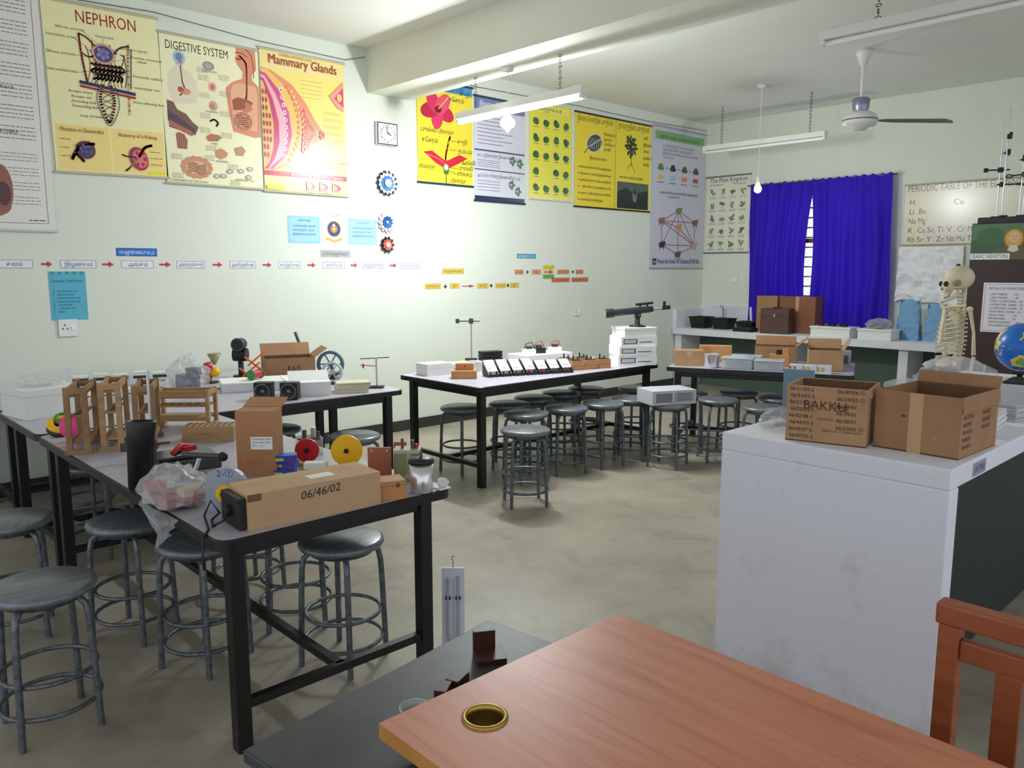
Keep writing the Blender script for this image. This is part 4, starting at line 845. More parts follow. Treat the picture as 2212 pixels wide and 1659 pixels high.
for i,(x,y,z,rz,l) in enumerate(((1.46,2.86,0,-35,"blue and yellow matchbox-sized carton"),(1.47,2.865,.028,-50,"blue and yellow carton stacked on another"),(1.465,2.86,.056,-30,"blue carton on top of the stack"))):
    m=MB().bx((-.04,-.028,0),(.04,.028,.028),BLUE).bx((-.041,-.0285,.008),(-.01,.0285,.018),YEL).bx((.0,-.0286,.004),(.036,-.028,.012),RED)
    thing("blue_carton",l,"box",(x,y,Z+z),rz,mb=m,group="small blue cartons")
def disc(x,y,z,R,c,lab,rz=-43,hub=BLACK):
    r=thing("colour_disc",lab,"disc",(x,y,z),rz)
    MB().lathe([(0,-.006),(R,-.006),(R,.006),(0,.006)],c,n=36,M=RX(90),c=(0,0,R+.015),smooth=False).cyl((0,-.012,R+.015),(0,.012,R+.015),.01,hub).obj("disc_face",r)
    MB().box((0,.02,(R+.02)/2),(.016,.016,R+.02),OWOOD).box((0,.01,.006),(.08,.06,.012),OWOOD).obj("disc_stand",r)
disc(1.685,2.77,Z,.064,YEL,"bright yellow round disc on a small stand")
disc(1.60,2.94,Z,.050,RED,"red round wheel on a small stand")
thing("white_carton","small white carton with a red stripe","box",(1.555,2.79,Z),-40,mb=MB().bx((-.045,-.022,0),(.045,.022,.05),WHITE).bx((-.0455,-.0225,.02),(.0455,.0225,.026),RED),bevel=.001)
thing("white_carton","small white and blue carton beside the yellow disc","box",(1.60,2.67,Z),-20,mb=MB().bx((-.04,-.022,0),(.04,.022,.04),WHITE).bx((-.0405,-.0225,.01),(.0,.0225,.03),BLUE),bevel=.001)
RB=mat((168,98,72),.5,var=.15,scale=5)
thing("wooden_board","upright reddish wooden board with rivets","board",(1.69,2.54,Z),-43,mb=MB().bx((-.045,-.006,0),(.045,.006,.13),RB).cyl((-.03,-.008,.118),(-.03,-.006,.118),.005,CHROME).cyl((.03,-.008,.118),(.03,-.006,.118),.005,CHROME))
thing("wooden_board","reddish wooden board standing behind the battery jar","board",(1.785,2.58,Z),-43,mb=MB().bx((-.0,-.006,0),(.05,.006,.13),RB))
r=thing("battery_jar","clear green-tinted cell jar with metal terminals","apparatus",(1.765,2.46,Z),-43)
MB().bx((-.045,-.035,0),(.045,.035,.115),mat((150,165,120),.15,alpha=.6)).obj("jar_body",r,bevel=.004)
MB().bx((-.05,-.04,.115),(.05,.04,.128),mat((170,175,150),.4)).cyl((-.02,0,.128),(-.02,0,.165),.006,KDARK).cyl((.02,0,.128),(.02,0,.16),.008,DST).cyl((.035,0,.128),(.035,0,.145),.007,RED).obj("jar_lid",r)
r=thing("glass_cell","low glass cell with metal terminals","apparatus",(1.71,3.12,Z),-30)
MB().bx((-.06,-.04,0),(.06,.04,.07),GLASS).obj("cell_body",r,bevel=.004)
MB().bx((-.05,-.03,.071),(.05,.03,.078),DST).cyl((-.02,0,.078),(-.02,0,.11),.01,DST).cyl((.02,0,.078),(.02,0,.12),.012,STEEL).cyl((.04,.01,.078),(.04,.01,.1),.007,KDARK).obj("cell_terminals",r)
thing("balance_tray","flat dark grey balance with black platform","apparatus",(1.22,3.28,Z),-10,mb=MB().bx((-.13,-.10,0),(.13,.10,.045),mat((70,75,80),.35)).bx((-.11,-.08,.045),(.11,.08,.06),mat((40,42,46),.2)),bevel=.006)
m=MB().tube([(-.06,0,.012),(-.03,0,.03),(0,.02,.035),(.05,.01,.02)],.012,RED,8).box((.02,.0,.02),(.06,.03,.02),RED).cyl((-.05,.0,.006),(.07,.03,.02),.006,BLACK)
thing("red_clamp","small red metal clamp lying on the balance","clamp",(1.21,3.24,Z+.061),20,mb=m)
m=MB().cyl((0,0,.0),(.0,0,.02),.05,BLACK).cyl((0,0,.02),(.03,0,.10),.008,CHROME).cyl((-.04,0,.10),(.1,0,.085),.012,DST).sph((.11,0,.083),.02,BLACK,n=10)
thing("metal_clamp_stand","low metal clamp on a black base","laboratory stand",(1.17,3.05,Z),-30,mb=m)
r=retort((1.18,3.52,Z),-10,.38,"tall chrome retort stand rod on the table",clamp=True,clampz=.16)
def rack(loc,rz,L,Wd,H,lab,m1=PINE):
    r=thing("wooden_rack",lab,"rack",loc,rz,group="wooden test tube racks")
    for s in (-1,1):
        m=MB()
        for t in (-1,1): m.bx((s*L/2-.009,t*Wd/2-.012,.012),(s*L/2+.009,t*Wd/2+.012,H),m1)
        m.bx((s*L/2-.01,-Wd/2-.02,0),(s*L/2+.01,Wd/2+.02,.022),m1).bx((s*L/2-.008,-Wd/2,H-.03),(s*L/2+.008,Wd/2,H-.005),m1)
        m.obj("rack_end",r,bevel=.0015)
    for z,hh in ((.05,.01),(H*.55,.01),(H-.045,.01)):
        m=MB().bx((-L/2+.009,-Wd/2+.012,z),(L/2-.009,Wd/2-.012,z+hh),m1)
        if z>.06:
            for k in range(6): m.cyl((-L/2+.03+k*(L-.06)/5,0,z-.0005),(-L/2+.03+k*(L-.06)/5,0,z+hh+.0008),min(.012,Wd*.22),SOCK,n=12)
        m.obj("rack_shelf",r)
    for t in (-1,1): MB().bx((-L/2,t*Wd/2-.006,H-.035),(L/2,t*Wd/2+.006,H-.005),m1).bx((-L/2,t*Wd/2-.006,.04),(L/2,t*Wd/2+.006,.06),m1).obj("rack_rail",r)
    return r
rack((1.02,3.93,Z),66,.26,.07,.30,"tall wooden test tube rack with drilled shelves",PINE2)
rack((1.15,3.90,Z),66,.26,.07,.31,"tall wooden test tube rack beside its twin",PINE)
rack((1.28,3.86,Z),66,.26,.07,.29,"tall wooden test tube rack with drilled shelves",PINE2)
rack((1.56,4.13,Z),-40,.27,.13,.20,"low wide wooden rack with two shelves",PINE)
m=MB().bx((-.12,-.055,0),(.12,.055,.075),PINE)
for i in range(8):
    for j in range(3): m.cyl((-.1+i*.028,-.035+j*.035,.0745),(-.1+i*.028,-.035+j*.035,.0758),.009,SOCK,n=10)
thing("perforated_wooden_block","wooden block with rows of drilled holes","rack",(1.52,3.72,Z),-38,mb=m,bevel=.002)
m=MB(); m.M=TR(0,0,.07); m.lathe([(0,-.006),(.058,-.005),(.062,0),(.058,.005),(0,.006)],PINK,M=RX(80),n=28); m.bx((-.015,-.01,-.07),(.015,.01,-.05),PINK)
thing("pink_hand_fan","bright pink plastic round fan leaning on racks","fan",(1.03,4.15,Z),-43,mb=m)
m=MB().ring((0,0,.05),.05,.018,YEL,M=Matrix.Rotation(.5,3,'X')).ring((.0,0,.03),.055,.015,BLACK,M=Matrix.Rotation(.4,3,'X')).ring((.02,.02,.075),.04,.01,GREEN,M=Matrix.Rotation(.5,3,'X')).cyl((0,0,0),(0,0,.03),.04,BLACK)
thing("cable_reel","yellow and black coil of cable on the table","cable",(1.03,4.33,Z),0,mb=m)
# ---- Table B objects
m=MB().bx((-.16,-.15,0),(.16,.15,.16),WHP).bx((-.161,-.151,.12),(.161,.151,.124),mat((190,190,190),.5))
thing("white_foam_box","large white foam box on the table edge","box",(1.12,5.05,Z),10,mb=m,bevel=.004)
bagblob((1.12,5.08,Z+.16),(.13,.09,.035),"crumpled clear plastic on the white foam box",31)
for i in range(5):
    m=MB().bx((-.045,-.04,0),(.045,.04,.085+.01*(i%2)),WHITE).bx((-.046,-.0405,.05),(.046,.0405,.07),mat((40,60,60),.5)).text("GLOBE",(-.035,-.041,.02),(1,0,0),(0,0,1),.022,INK)
    thing("small_white_carton","small white carton with dark printed band","box",(1.56+i*.12,5.98-.035*i,Z),-20,mb=m,group="row of small white cartons")
for i in range(3):
    m=MB().bx((-.06,-.05,0),(.06,.05,.07),WHP).bx((-.061,-.051,.04),(.061,.051,.045),BLACK)
    thing("small_grey_carton","small off-white carton behind the wooden racks","box",(1.37+i*.16,5.3-.03*i,Z),-25,mb=m,group="row of off-white cartons")
m=MB().cyl((0,0,0),(0,0,.01),.03,WHITE).cyl((0,0,.01),(0,-.03,.14),.006,WHITE).box((0,-.03,.16),(.04,.004,.06),WHITE,R=Matrix.Rotation(.4,3,'Y'))
thing("white_lamp_stem","slim white bent plastic stem on the table","apparatus",(1.40,5.6,Z),-30,mb=m)
bagblob((2.05,5.35,Z),(.13,.11,.12),"clear plastic bag over a dark blue motor",41,[((0,0,.06),(.12,.12,.10),mat((35,40,70),.4)),((.04,0,.13),(.08,.06,.05),BLACK)])
m=MB().cyl((0,0,0),(0,0,.012),.05,BLACK).cyl((0,0,.01),(0,0,.16),.006,STEEL).sph((-.03,-.02,.12),.035,RED,n=16).sph((.02,-.03,.08),.035,YEL,n=16).sph((-.01,.02,.045),.03,mat((230,120,40),.4),n=14).lathe([(.01,.13),(.05,.21),(.048,.21),(.008,.135)],mat((160,150,120),.4),n=20,c=(0.03,.0,0))
thing("planet_ball_model","red and yellow ball model on a metal stand","model",(2.32,5.62,Z),0,mb=m)
m=MB().bx((-.24,-.14,0),(.24,.14,.05),WHP).bx((-.245,-.145,.05),(.245,.145,.065),WHITE)
thing("white_foam_tray","long white foam lid lying on the table","tray",(2.44,5.13,Z),-20,mb=m,bevel=.003)
for i,(x,y) in enumerate(((2.26,4.67),(2.38,4.56))):
    r=thing("speaker","square black loudspeaker with silver cone ring","speaker",(x,y,Z),-43,group="pair of small speakers")
    MB().bx((-.055,-.04,0),(.055,.04,.11),BLACK).obj("speaker_body",r,bevel=.004)
    MB().lathe([(.048,0),(.05,.006),(.044,.006),(.03,-.002),(.015,-.006),(.012,.0),(0,.003)],mat((130,130,135),.3,.6),M=RX(90),c=(0,-.041,.055),n=28).lathe([(.043,.0065),(.02,.001)],BLACK,M=RX(90),c=(0,-.0412,.055),n=28).obj("speaker_cone",r)
carton(.26,.14,.09,(2.56,4.64,Z),-25,"low white carton with open flaps on the table",WHP,tape=False,flaps=[('b',30,.10),('l',40,.06)],name="white_carton",inside=WHP)
carton(.15,.12,.10,(2.70,4.84,Z),-30,"square white carton behind the speakers",WHP,tape=False,name="white_carton")
thing("red_wire_reel","red and green spool lying on the foam lid","spool",(2.42,5.12,Z+.066),30,mb=MB().cyl((-.05,0,.035),(.05,0,.035),.028,RED).cyl((-.055,0,.035),(-.05,0,.035),.035,GREEN).cyl((.05,0,.035),(.055,0,.035),.035,GREEN))
carton(.36,.24,.17,(2.82,5.42,Z),-20,"open brown cardboard box with raised flap",KRAFT2,True,[("K6/5",(-.02,.08),.05,MK,'l')],flaps=[('r',35,.11),('b',60,.10)])
m=MB().cyl((0,0,0),(0,0,.015),.06,BLACK).bx((-.015,-.02,.015),(.015,.02,.2),BLACK).cyl((-.05,0,.17),(.05,0,.17),.05,BLACK,n=20).cyl((0,-.06,.25),(0,.03,.25),.045,BLACK,n=20).ring((0,-.06,.25),.045,.006,DST,M=Matrix.Rotation(math.pi/2,3,'X'))
thing("electric_motor_model","black electric motor model with round drum","apparatus",(2.62,5.78,Z),-43,mb=m)
m=MB()
for k in range(4): m.box((.0+.02*k,0,.06+.04*k),(.16,.01,.012),ORG,R=Matrix.Rotation((-1)**k*.7,3,'Y'))
m.bx((-.08,-.03,0),(.1,.03,.02),RED)
thing("orange_lever_model","orange folding lever model on a red base","model",(2.50,5.40,Z),-35,mb=m)
m=MB(); 
for k in range(7): m.cyl((-.1+.033*k,0,.02),(-.1+.033*k,0,.19),.008,DST,n=8)
m.bx((-.12,-.03,0),(.12,.03,.02),KDARK).bx((-.12,-.02,.19),(.12,.02,.205),DST).cyl((.11,0,.2),(.07,.0,.32),.012,mat((90,90,80),.5))
thing("resonance_tube_rack","row of dark metal tubes held in a stand","apparatus",(3.0,5.78,Z),-35,mb=m)
def wheel(loc,R,c,rim,lab):
    r=thing("wheel_model",lab,"apparatus",loc,-43)
    m=MB().lathe([(R*.78,-.012),(R,-.016),(R,.016),(R*.78,.012),(R*.78,-.012)],rim,M=RX(90),c=(0,0,R+.01),n=32)
    for k in range(6):
        a=math.pi/3*k; m.cyl((R*.1*math.cos(a),0,R+.01+R*.1*math.sin(a)),(R*.8*math.cos(a),0,R+.01+R*.8*math.sin(a)),.005,c,n=6)
    m.cyl((0,-.025,R+.01),(0,.025,R+.01),R*.22,c,n=18).obj("wheel_rim",r)
    MB().box((0,.03,(R+.02)/2),(.02,.012,R+.02),BLACK).box((0,.0,.005),(.1,.09,.01),BLACK).obj("wheel_stand",r)
wheel((2.93,4.98,Z),.075,mat((200,205,205),.3,alpha=.7),mat((210,215,215),.25,alpha=.75),"clear plastic spoked wheel on a stand")
wheel((3.06,5.22,Z),.10,mat((60,90,120),.35),mat((80,110,135),.3),"blue-grey spoked generator wheel on a stand")
for i in range(2):
    m=MB().bx((-.11,-.075,0),(.11,.075,.034),mat((206,202,168),.55)).bx((-.111,-.0755,.022),(.111,.0755,.024),KDARK)
    thing("cream_box","flat cream-coloured box near the table edge","box",(2.83+.01*i,4.57,Z+.034*i),-30+6*i,mb=m,group="cream flat boxes",bevel=.002)
r=retort((3.05,4.60,Z),-43,.21,"small black stand with wire arms on the table",clamp=False,base=(.10,.07))
MB().cyl((-.11,0.01,.20),(.09,.01,.21),.003,BLACK).cyl((0,.01,.15),(-.11,.01,.155),.003,RED).box((-.09,.01,.15),(.01,.01,.03),RED).obj("wire_arm",r)
# ---- Table D objects
for (x,y,w_,d_,h_,rz) in ((3.78,4.90,.22,.16,.09,-5),(4.02,4.88,.20,.16,.075,-5),(4.26,4.88,.22,.20,.078,0)):
    thing("white_foam_box","white foam packing box on the lab table","box",(x,y,Z),rz,group="white foam packing boxes",mb=MB().bx((-w_/2,-d_/2,0),(w_/2,d_/2,h_),WHITE).bx((-w_/2-.0006,-d_/2-.0006,h_*.6),(w_/2+.0006,d_/2+.0006,h_*.62),mat((180,180,180),.5)),bevel=.003)
m=MB().bx((-.095,-.07,0),(.095,.07,.06),OWOOD).bx((-.096,-.071,.04),(.096,.071,.042),KDARK)
thing("wooden_instrument_box","light wooden instrument box on the table","box",(3.82,4.58,Z),-40,mb=m,bevel=.002)
thing("wooden_instrument_box","smaller light wooden box stacked on another","box",(3.84,4.60,Z+.06),-35,mb=MB().bx((-.065,-.05,0),(.065,.05,.05),OWOOD).box((0,-.051,.03),(.012,.003,.012),DST),bevel=.002)
retort((4.19,4.93,Z+.078),-43,.34,"small retort stand with clamp on a foam box",clampz=.93,base=(.10,.07))
m=MB()
for k in range(3): m.bx((-.09,-.045,k*.026),(.09,.045,k*.026+.022),BLK2)
thing("black_case_stack","stack of flat black cases on a foam box","case",(4.30,4.82,Z+.078),-15,mb=m,bevel=.003)
def meter(x,y,rz):
    r=thing("panel_meter","white slanted laboratory meter with red terminals","meter",(x,y,Z),rz,group="laboratory panel meters")
    m=MB(); w_=.046
    m.add([(-w_,-.06,0),(w_,-.06,0),(w_,.05,0),(-w_,.05,0),(-w_,-.06,.022),(w_,-.06,.022),(w_,.05,.105),(-w_,.05,.105)],[(0,3,2,1),(0,1,5,4),(1,2,6,5),(2,3,7,6),(3,0,4,7),(4,5,6,7)],BLACK); m.obj("meter_body",r)
    fn=Vector((0,-.083,.11)).normalized(); o=Vector((0,-.06,.022)); e=Vector((0,.11,.083)).normalized()
    def fp(u,t,k): return Vector((u,0,0))+o+e*t+fn*k
    MB().add([fp(-.042,.03,.002),fp(.042,.03,.002),fp(.042,.132,.002),fp(-.042,.132,.002)],[(0,1,2,3)],mat((238,240,244),.3)).add([fp(-.03,.06,.0025),fp(.03,.06,.0025),fp(.03,.064,.0025),fp(-.03,.064,.0025)],[(0,1,2,3)],INK).add([fp(-.002,.06,.003),fp(.002,.06,.003),fp(.02,.11,.003)],[(0,1,2)],INK).text("V",fp(-.006,.075,.003),(1,0,0),e,.02,INK).obj("meter_face",r)
    MB().cyl(fp(-.025,.014,0),fp(-.025,.014,.018),.007,RED,n=10).obj("terminal_knob",r); MB().cyl(fp(.025,.014,0),fp(.025,.014,.018),.007,BLACK,n=10).obj("terminal_knob",r)
    return r
M0=meter(4.02,4.50,-18)
ms=[(4.12,4.465),(4.22,4.43),(4.32,4.395),(4.42,4.36),(4.52,4.325),(4.62,4.29)]
for x,y in ms: dup(M0,(x,y,Z),-18)
for x,y in [(4.12,4.62),(4.22,4.585),(4.32,4.55),(4.42,4.515)]: dup(M0,(x,y,Z),-18)
for i,(x,y,rz) in enumerate(((4.80,4.34,-20),(4.93,4.31,-16),(5.06,4.28,-22),(4.86,4.50,-20),(5.02,4.47,-18))):
    m=MB().bx((-.055,-.055,0),(.055,.055,.075),OWOOD).bx((-.0555,-.0555,.035),(.0555,.0555,.037),KDARK).cyl((-.02,0,.075),(-.02,0,.115),.006,BLACK).cyl((.02,.0,.075),(.02,0,.10),.007,DST).bx((-.045,-.045,.075),(.045,.045,.079),BLACK)
    thing("wooden_coil_box","orange-wood coil box with black terminals","apparatus",(x,y,Z),rz,mb=m,group="wooden coil boxes")
m=MB().bx((-.26,-.13,0),(.26,.13,.09),WHP)
thing("white_foam_crate","large white foam crate behind the wooden coils","box",(4.92,4.86,Z),-5,mb=m,bevel=.004)
for i,(x,y) in enumerate(((4.76,4.84),(4.9,4.86),(5.06,4.82))):
    m=MB().bx((-.05,-.05,0),(.05,.05,.045),BLACK if i%2 else WHITE).cyl((0,0,.045),(0,0,.07),.03,DST,n=14).tube([(-.05,0,.04),(-.03,-.02,.09),(.03,.02,.1),(.05,0,.05)],.004,RED if i else BLACK)
    thing("small_apparatus","small black and white instrument with wires","apparatus",(x,y,Z+.09),-30,mb=m,group="instruments on foam crate")
z=Z
for i,(w_,d_,h_,o_,mm) in enumerate(((.34,.26,.085,.0,WHITE),(.33,.26,.08,-.01,WHITE),(.33,.25,.08,.0,WHITE),(.30,.24,.07,.01,WHITE))):
    m=MB().bx((-w_/2,-d_/2,0),(w_/2,d_/2,h_),mm)
    if i<3: m.bx((-w_/2+.02,-d_/2-.0012,.02),(-.02,-d_/2-.0004,h_-.02),mat((60,60,62),.5)).bx((-w_/2+.028,-d_/2-.002,.026),(-.03,-d_/2-.0012,h_-.026),mat((200,200,200),.5)).bx((w_/2,-.08,.015),(w_/2+.0008,.08,h_-.015),mat((90,90,90),.5)).bx((.0,-d_/2-.0012,.03),(.12,-d_/2-.0004,.036),INK)
    else: m.bx((-w_/2-.005,-d_/2-.005,h_-.015),(w_/2+.005,d_/2+.005,h_+.005),WHITE)
    thing("white_apparatus_box","white apparatus carton in a tall stack","box",(5.46+o_,4.27,z),-33+3*i,mb=m,group="stack of white cartons",bevel=.002); z+=h_+(.005 if i==3 else 0)
r=thing("telescope","black refractor telescope on a short mount","telescope",(5.49,4.25,z),-40)
TB=mat((38,40,46),.3)
MB().lathe([(0,0),(.075,0),(.07,.012),(.025,.02),(.018,.09),(0,.09)],BLACK).box((0,0,.10),(.05,.04,.04),BLACK).cyl((-.0,-.05,.1),(0,.06,.1),.01,DST).obj("telescope_mount",r)
dv=Vector((1,0,.10)).normalized(); pc=Vector((0,0,.14))
m=MB().cyl(pc-dv*.22,pc+dv*.10,.029,TB,n=24).cyl(pc-dv*.28,pc-dv*.21,.038,BLACK,n=24).cyl(pc-dv*.283,pc-dv*.28,.032,mat((120,130,150),.1),n=24).cyl(pc+dv*.10,pc+dv*.13,.025,BLACK).cyl(pc+dv*.13,pc+dv*.22,.016,STEEL)
m.obj("telescope_tube",r)
MB().cyl(pc+dv*.21,pc+dv*.28,.018,BLACK).cyl(pc+dv*.23,pc+dv*.23+Vector((.0,0,.055)),.013,BLACK).obj("eyepiece",r)
MB().cyl(pc-dv*.02+Vector((0,0,.052)),pc+dv*.13+Vector((0,0,.052)),.011,BLACK).box(pc+dv*.02+Vector((0,0,.034)),(.012,.012,.03),BLACK).box(pc+dv*.08+Vector((0,0,.034)),(.012,.012,.03),BLACK).obj("finder_scope",r)
r=thing("grey_carton","grey printed carton resting tilted on a stool","box",(5.14,3.68,.512),-25)
m=MB().bx((-.19,-.13,0),(.19,.13,.11),mat((190,192,196),.5)).bx((-.16,-.131,.02),(-.02,-.130,.09),mat((120,125,130),.5)).bx((.0,-.131,.02),(.17,-.130,.095),mat((160,165,170),.5))
for k in range(4): m.bx((.02,-.1318,.032+k*.016),(.15,-.131,.036+k*.016),INK)
m.bx((.19,-.1,.03),(.1908,.1,.09),mat((100,105,110),.5)); m.obj("box_body",r,bevel=.002)
# ---- Table E objects
def onE(a,b,z=T):
    q=Vector((ex,ey))+du*a+dw*b; return (q.x,q.y,z)
carton(.24,.16,.13,onE(.14,.22),-50,"tan cardboard box behind the steel cup",KRAFT,tape=True)
thing("steel_cup","shiny steel cup on the lab table","cup",onE(.35,.12),0,mb=MB().lathe([(0,0),(.055,0),(.06,.01),(.065,.11),(.068,.115),(.06,.115),(.055,.01),(0,.01)],CHROME,n=28))
carton(.28,.14,.14,onE(.30,.60),-58,"tan wooden crate at the back of the table",OWOOD,tape=False,name="wooden_crate")
PB=mat((210,220,228),.12,alpha=.45)
for i,(a,b,w_,h_) in enumerate(((.56,.14,.24,.085),(.81,.14,.22,.075),(.60,.36,.24,.08))):
    r=thing("plastic_storage_box","clear plastic storage box with small parts inside","storage box",onE(a,b),-66,group="clear plastic storage boxes")
    MB().bx((-w_/2,-.08,0),(w_/2,.08,h_),PB).obj("box_body",r,bevel=.006)
    MB().bx((-w_/2-.006,-.085,h_),(w_/2+.006,.085,h_+.01),mat((205,215,225),.2,alpha=.8)).obj("box_lid",r,bevel=.003)
    MB().box((-.04,0,h_*.4),(.1,.1,h_*.5),mat((120,160,110),.6)).box((.05,.02,h_*.35),(.07,.09,h_*.5),mat((90,110,170),.6)).obj("box_contents",r)
carton(.34,.20,.15,onE(.80,.70),-62,"brown cardboard box with a raised flap",KRAFT2,True,flaps=[('r',40,.12),('b',70,.08)])
m=MB().bx((-.08,-.05,0),(.08,.05,.10),OWOOD).cyl((0,0,.10),(0,0,.14),.03,BLACK).bx((.02,-.03,.1),(.07,.03,.15),OWOOD)
thing("wooden_apparatus","small wooden apparatus with black knob","apparatus",onE(.86,.44),-66,mb=m)
carton(.26,.20,.17,onE(1.22,.32),-60,"tan cardboard box with open flaps near the table end",KRAFT,True,flaps=[('l',55,.1),('r',60,.10),('b',70,.08)])
for i in range(3):
    m=MB().bx((-.05,-.035,0),(.05,.035,.065),mat((208,214,220),.5)).bx((-.051,-.0355,.02),(.0,.0355,.05),BLUE if i<1 else mat((150,160,175),.5)).cyl((-.025,-.0365,.035),(-.025,-.035,.035),.014,YEL,n=14)
    thing("small_blue_carton","small white and blue printed carton","box",onE(1.02+i*.105,.07),-66,mb=m,group="small printed cartons")
thing("grey_metal_box","grey metal box at the end of the table","box",onE(1.34,.66),-66,mb=MB().bx((-.07,-.09,0),(.07,.09,.13),mat((150,152,158),.5)).bx((-.05,-.0912,.03),(.05,-.09,.1),mat((70,75,85),.5)),bevel=.003)
# ------------------------------------------------------------------ foreground
def wood_mat():
    m=bpy.data.materials.new("desk_wood"); m.use_nodes=True; nt=m.node_tree; p=nt.nodes["Principled BSDF"]
    tc=nt.nodes.new("ShaderNodeTexCoord"); mp=nt.nodes.new("ShaderNodeMapping"); mp.inputs["Scale"].default_value=(13,1.0,1); n=nt.nodes.new("ShaderNodeTexNoise"); n.inputs["Scale"].default_value=2.6; n.inputs["Detail"].default_value=10; n.inputs["Distortion"].default_value=1.0
    r=nt.nodes.new("ShaderNodeValToRGB"); e=r.color_ramp.elements; e[0].position=.30; e[0].color=L3((186,110,80)); e[1].position=.62; e[1].color=L3((204,132,100)); e3=e.new(.46); e3.color=L3((199,125,93))
    nt.links.new(tc.outputs["Object"],mp.inputs[0]); nt.links.new(mp.outputs[0],n.inputs["Vector"]); nt.links.new(n.outputs["Fac"],r.inputs[0]); nt.links.new(r.outputs[0],p.inputs["Base Color"]); p.inputs["Roughness"].default_value=.38
    return m
DW=wood_mat(); DE=mat((206,142,72),.5,var=.15,scale=10); DP=mat((200,135,88),.5)
r=thing("office_desk","orange-brown wood veneer desk with brass cable grommet","desk",(1.065,.37,0))
def slab_with_hole(x0,y0,x1,y1,z0,z1,cx,cy,R):
    angs=[2*math.pi*i/48 for i in range(48)]+[math.atan2(y-cy,x-cx)%(2*math.pi) for x in (x0,x1) for y in (y0,y1)]
    angs=sorted(set(round(a,6) for a in angs)); n=len(angs); inn=[];out=[]
    for a in angs:
        c,s=math.cos(a),math.sin(a); t=1e9
        if c>1e-9: t=min(t,(x1-cx)/c)
        if c<-1e-9: t=min(t,(x0-cx)/c)
        if s>1e-9: t=min(t,(y1-cy)/s)
        if s<-1e-9: t=min(t,(y0-cy)/s)
        inn.append((cx+R*c,cy+R*s)); out.append((cx+t*c,cy+t*s))
    m=MB(); I=lambda L,z:[(x,y,z) for x,y in L]
    idx=[(i,(i+1)%n) for i in range(n)]
    m.add(I(inn,z1)+I(out,z1),[(i,n+i,n+j,j) for i,j in idx],DW)
    m.add(I(inn,z0)+I(out,z0),[(i,j,n+j,n+i) for i,j in idx],DP)
    m.add(I(out,z0)+I(out,z1),[(i,j,n+j,n+i) for i,j in idx],DE)
    m.add(I(inn,z0)+I(inn,z1),[(i,n+i,n+j,j) for i,j in idx],KDARK)
    return m
slab_with_hole(-.335,-.75,.335,.75,.722,.7508,-.185,.635,.036).obj("desktop",r)
MB().bx((-.30,-.70,0),(.30,-.67,.722),DP).bx((-.30,.45,0),(.30,.48,.722),DP).bx((-.30,-.67,.3),(-.28,.45,.722),DP).obj("desk_panel",r)
BR=mat((176,146,66),.3,.85)
MB().lathe([(.0425,.7509),(.042,.754),(.037,.7555),(.034,.754),(.033,.745)],BR,c=(-.185,.635,0),n=40).lathe([(.033,.745),(.032,.705),(.012,.704),(.010,.69)],mat((110,86,36),.45,.6),c=(-.185,.635,0),n=40).obj("cable_grommet",r)
r=thing("black_bench","low black-topped bench standing behind the desk","table",(.93,1.14,0),8.4)
BT=mat((54,59,64),.45,var=.45,scale=7)
MB().bx((-.345,-.22,.665),(.345,.215,.69),BT).obj("tabletop",r,bevel=.004)
for sx in (-1,1):
    for sy in (-1,1): MB().bx((sx*.31-.02,sy*.17-.02,0),(sx*.31+.02,sy*.17+.02,.665),BLACK).obj("leg",r)
DKW=mat((66,36,28),.45,var=.2,scale=20)
m=MB().bx((-.03,-.035,0),(.035,.03,.012),DKW).bx((-.03,.018,.012),(.02,.03,.055),DKW)
thing("wooden_bracket","small dark wooden L-shaped bracket","bracket",(1.11,1.255,.69),-30,mb=m,bevel=.001)
thing("wooden_block","small dark wooden block on the black bench","block",(.98,1.205,.69),20,mb=MB().bx((-.024,-.015,0),(.024,.015,.026),DKW),bevel=.001,group="dark wooden blocks")
thing("wooden_block","small dark wooden block beside another","block",(.93,1.19,.69),35,mb=MB().bx((-.022,-.013,0),(.022,.013,.028),DKW),bevel=.001,group="dark wooden blocks")
thing("glass_dish","small round clear glass dish on the bench","dish",(.86,1.19,.69),0,mb=MB().lathe([(0,.002),(.026,.002),(.029,.010),(.031,.010),(.027,0),(0,0)],GLASS,n=28).ring((0,0,.010),.030,.0012,mat((200,210,215),.1)))
# manometer board
r=thing("manometer_board","white U-tube manometer board with scale and hook","apparatus",(1.90,2.36,0),-43)
b=MB(); b.M=RX(-4); b.bx((-.045,-.006,0.004),(.045,.006,.37),mat((214,216,228),.4))
for k in range(30): b.bx((-.004,-.0068,.03+k*.01),(.004,-.006,.0312+k*.01),INK)
b.obj("scale_board",r)
b=MB(); b.M=RX(-4); b.tube([(-.02,-.014,.33),(-.02,-.014,.1),(-.014,-.014,.07),(0,-.014,.06),(.014,-.014,.07),(.02,-.014,.1),(.02,-.014,.34)],.005,mat((180,190,200),.1,alpha=.7)).box((-.02,-.01,.25),(.02,.012,.012),BLACK).box((.02,-.01,.25),(.02,.012,.012),BLACK).obj("glass_tube",r)
b=MB(); b.M=RX(-4); b.tube([(0,0,.37),(0,0,.40),(-.008,0,.41),(0,0,.418),(.006,0,.412)],.0018,KDARK,6).obj("wire_hook",r)
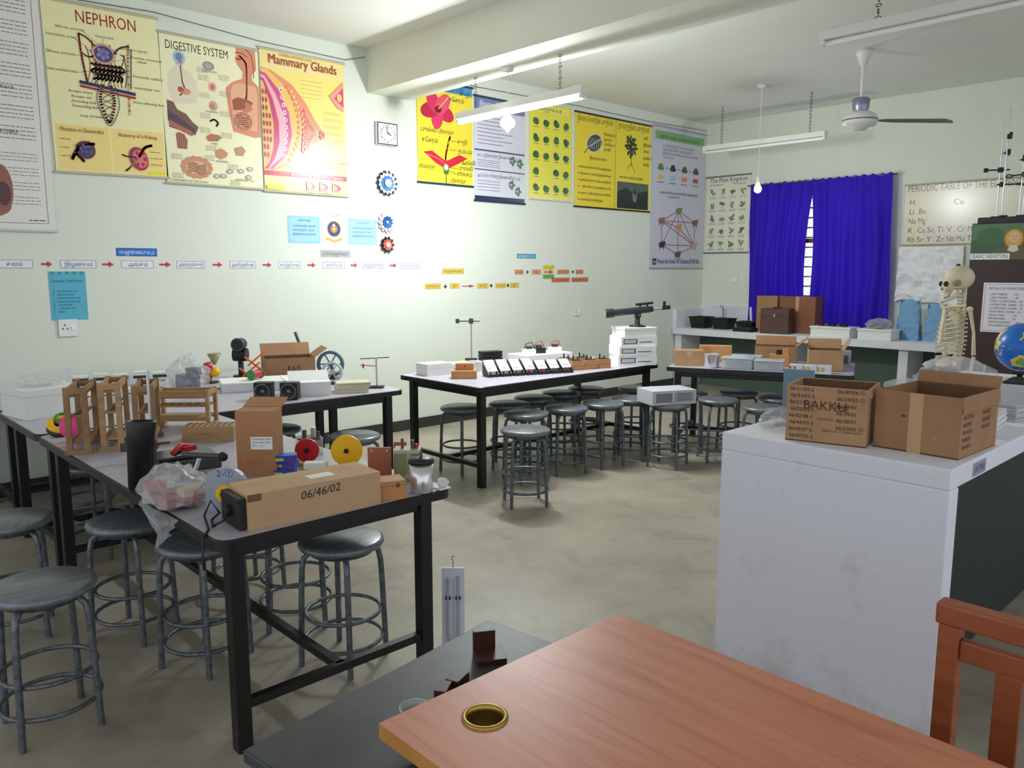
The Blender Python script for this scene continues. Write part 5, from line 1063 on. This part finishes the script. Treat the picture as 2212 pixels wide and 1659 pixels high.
# wooden chair
CW=mat((166,92,56),.42,var=.25,scale=5,stretch=(1,1,6)); CW2=mat((160,86,54),.42,var=.25,scale=6,stretch=(1,6,1))
r=thing("wooden_chair","varnished reddish wooden chair with slatted back","chair",(1.56,.30,0),-90)
for s in (-1,1):
    MB().bx((s*.21-.02,.15,0),(s*.21+.02,.19,.826),CW).obj("back_post",r,bevel=.003)
    MB().bx((s*.20-.02,-.19,0),(s*.20+.02,-.15,.43),CW).obj("leg",r,bevel=.004)
MB().bx((-.21,-.20,.43),(.21,.149,.455),CW2).obj("seat",r,bevel=.005)
MB().bx((-.237,.147,.826),(.237,.193,.872),CW2).obj("top_rail",r,bevel=.006)
MB().bx((-.19,.158,.755),(.19,.182,.80),CW2).obj("back_slat",r,bevel=.004); MB().bx((-.19,.158,.50),(.19,.182,.54),CW2).obj("back_slat",r,bevel=.004)
for x0 in (-.10,.0,.10): MB().bx((x0-.024,.163,.54),(x0+.024,.177,.755),CW).obj("back_spindle",r,bevel=.003)
MB().bx((-.19,.155,.2),(.19,.18,.24),CW2).obj("stretcher",r)
# ------------------------------------------------------------------ camera, lights, world
ph=math.radians(8.2); th=math.radians(46.7)
c=bpy.data.cameras.new("camera"); co=bpy.data.objects.new("camera",c); COL.objects.link(co)
co.location=(0,0,1.55); co.rotation_euler=(math.pi/2-ph,0,th-math.pi/2); c.sensor_width=36; c.lens=36*1720/2212; c.clip_start=.05
bpy.context.scene.camera=co
def area(name,loc,rot,sx,sy,e,col):
    l=bpy.data.lights.new(name,"AREA"); l.shape='RECTANGLE'; l.size=sx; l.size_y=sy; l.energy=e; l.color=col
    o=bpy.data.objects.new(name,l); COL.objects.link(o); o.location=loc; o.rotation_euler=rot; return o
def point(name,loc,e,r,col):
    l=bpy.data.lights.new(name,"POINT"); l.energy=e; l.shadow_soft_size=r; l.color=col
    o=bpy.data.objects.new(name,l); COL.objects.link(o); o.location=loc
area("tube_lamp",(4.40,4.62,2.735),(0,0,0),.06,1.3,45,(.93,.98,1))
point("bulb_lamp",(4.40,4.72,2.58),50,.03,(.95,.98,1))
point("far_bulb_lamp",(7.9,4.55,2.33),15,.03,(.95,.98,1))
w=bpy.data.worlds.new("world"); bpy.context.scene.world=w; w.use_nodes=True; bg=w.node_tree.nodes["Background"]; bg.inputs[0].default_value=(.87,.91,1,1); bg.inputs[1].default_value=1.0
sc=bpy.context.scene
sc.view_settings.view_transform='Standard'; sc.view_settings.exposure=0.08
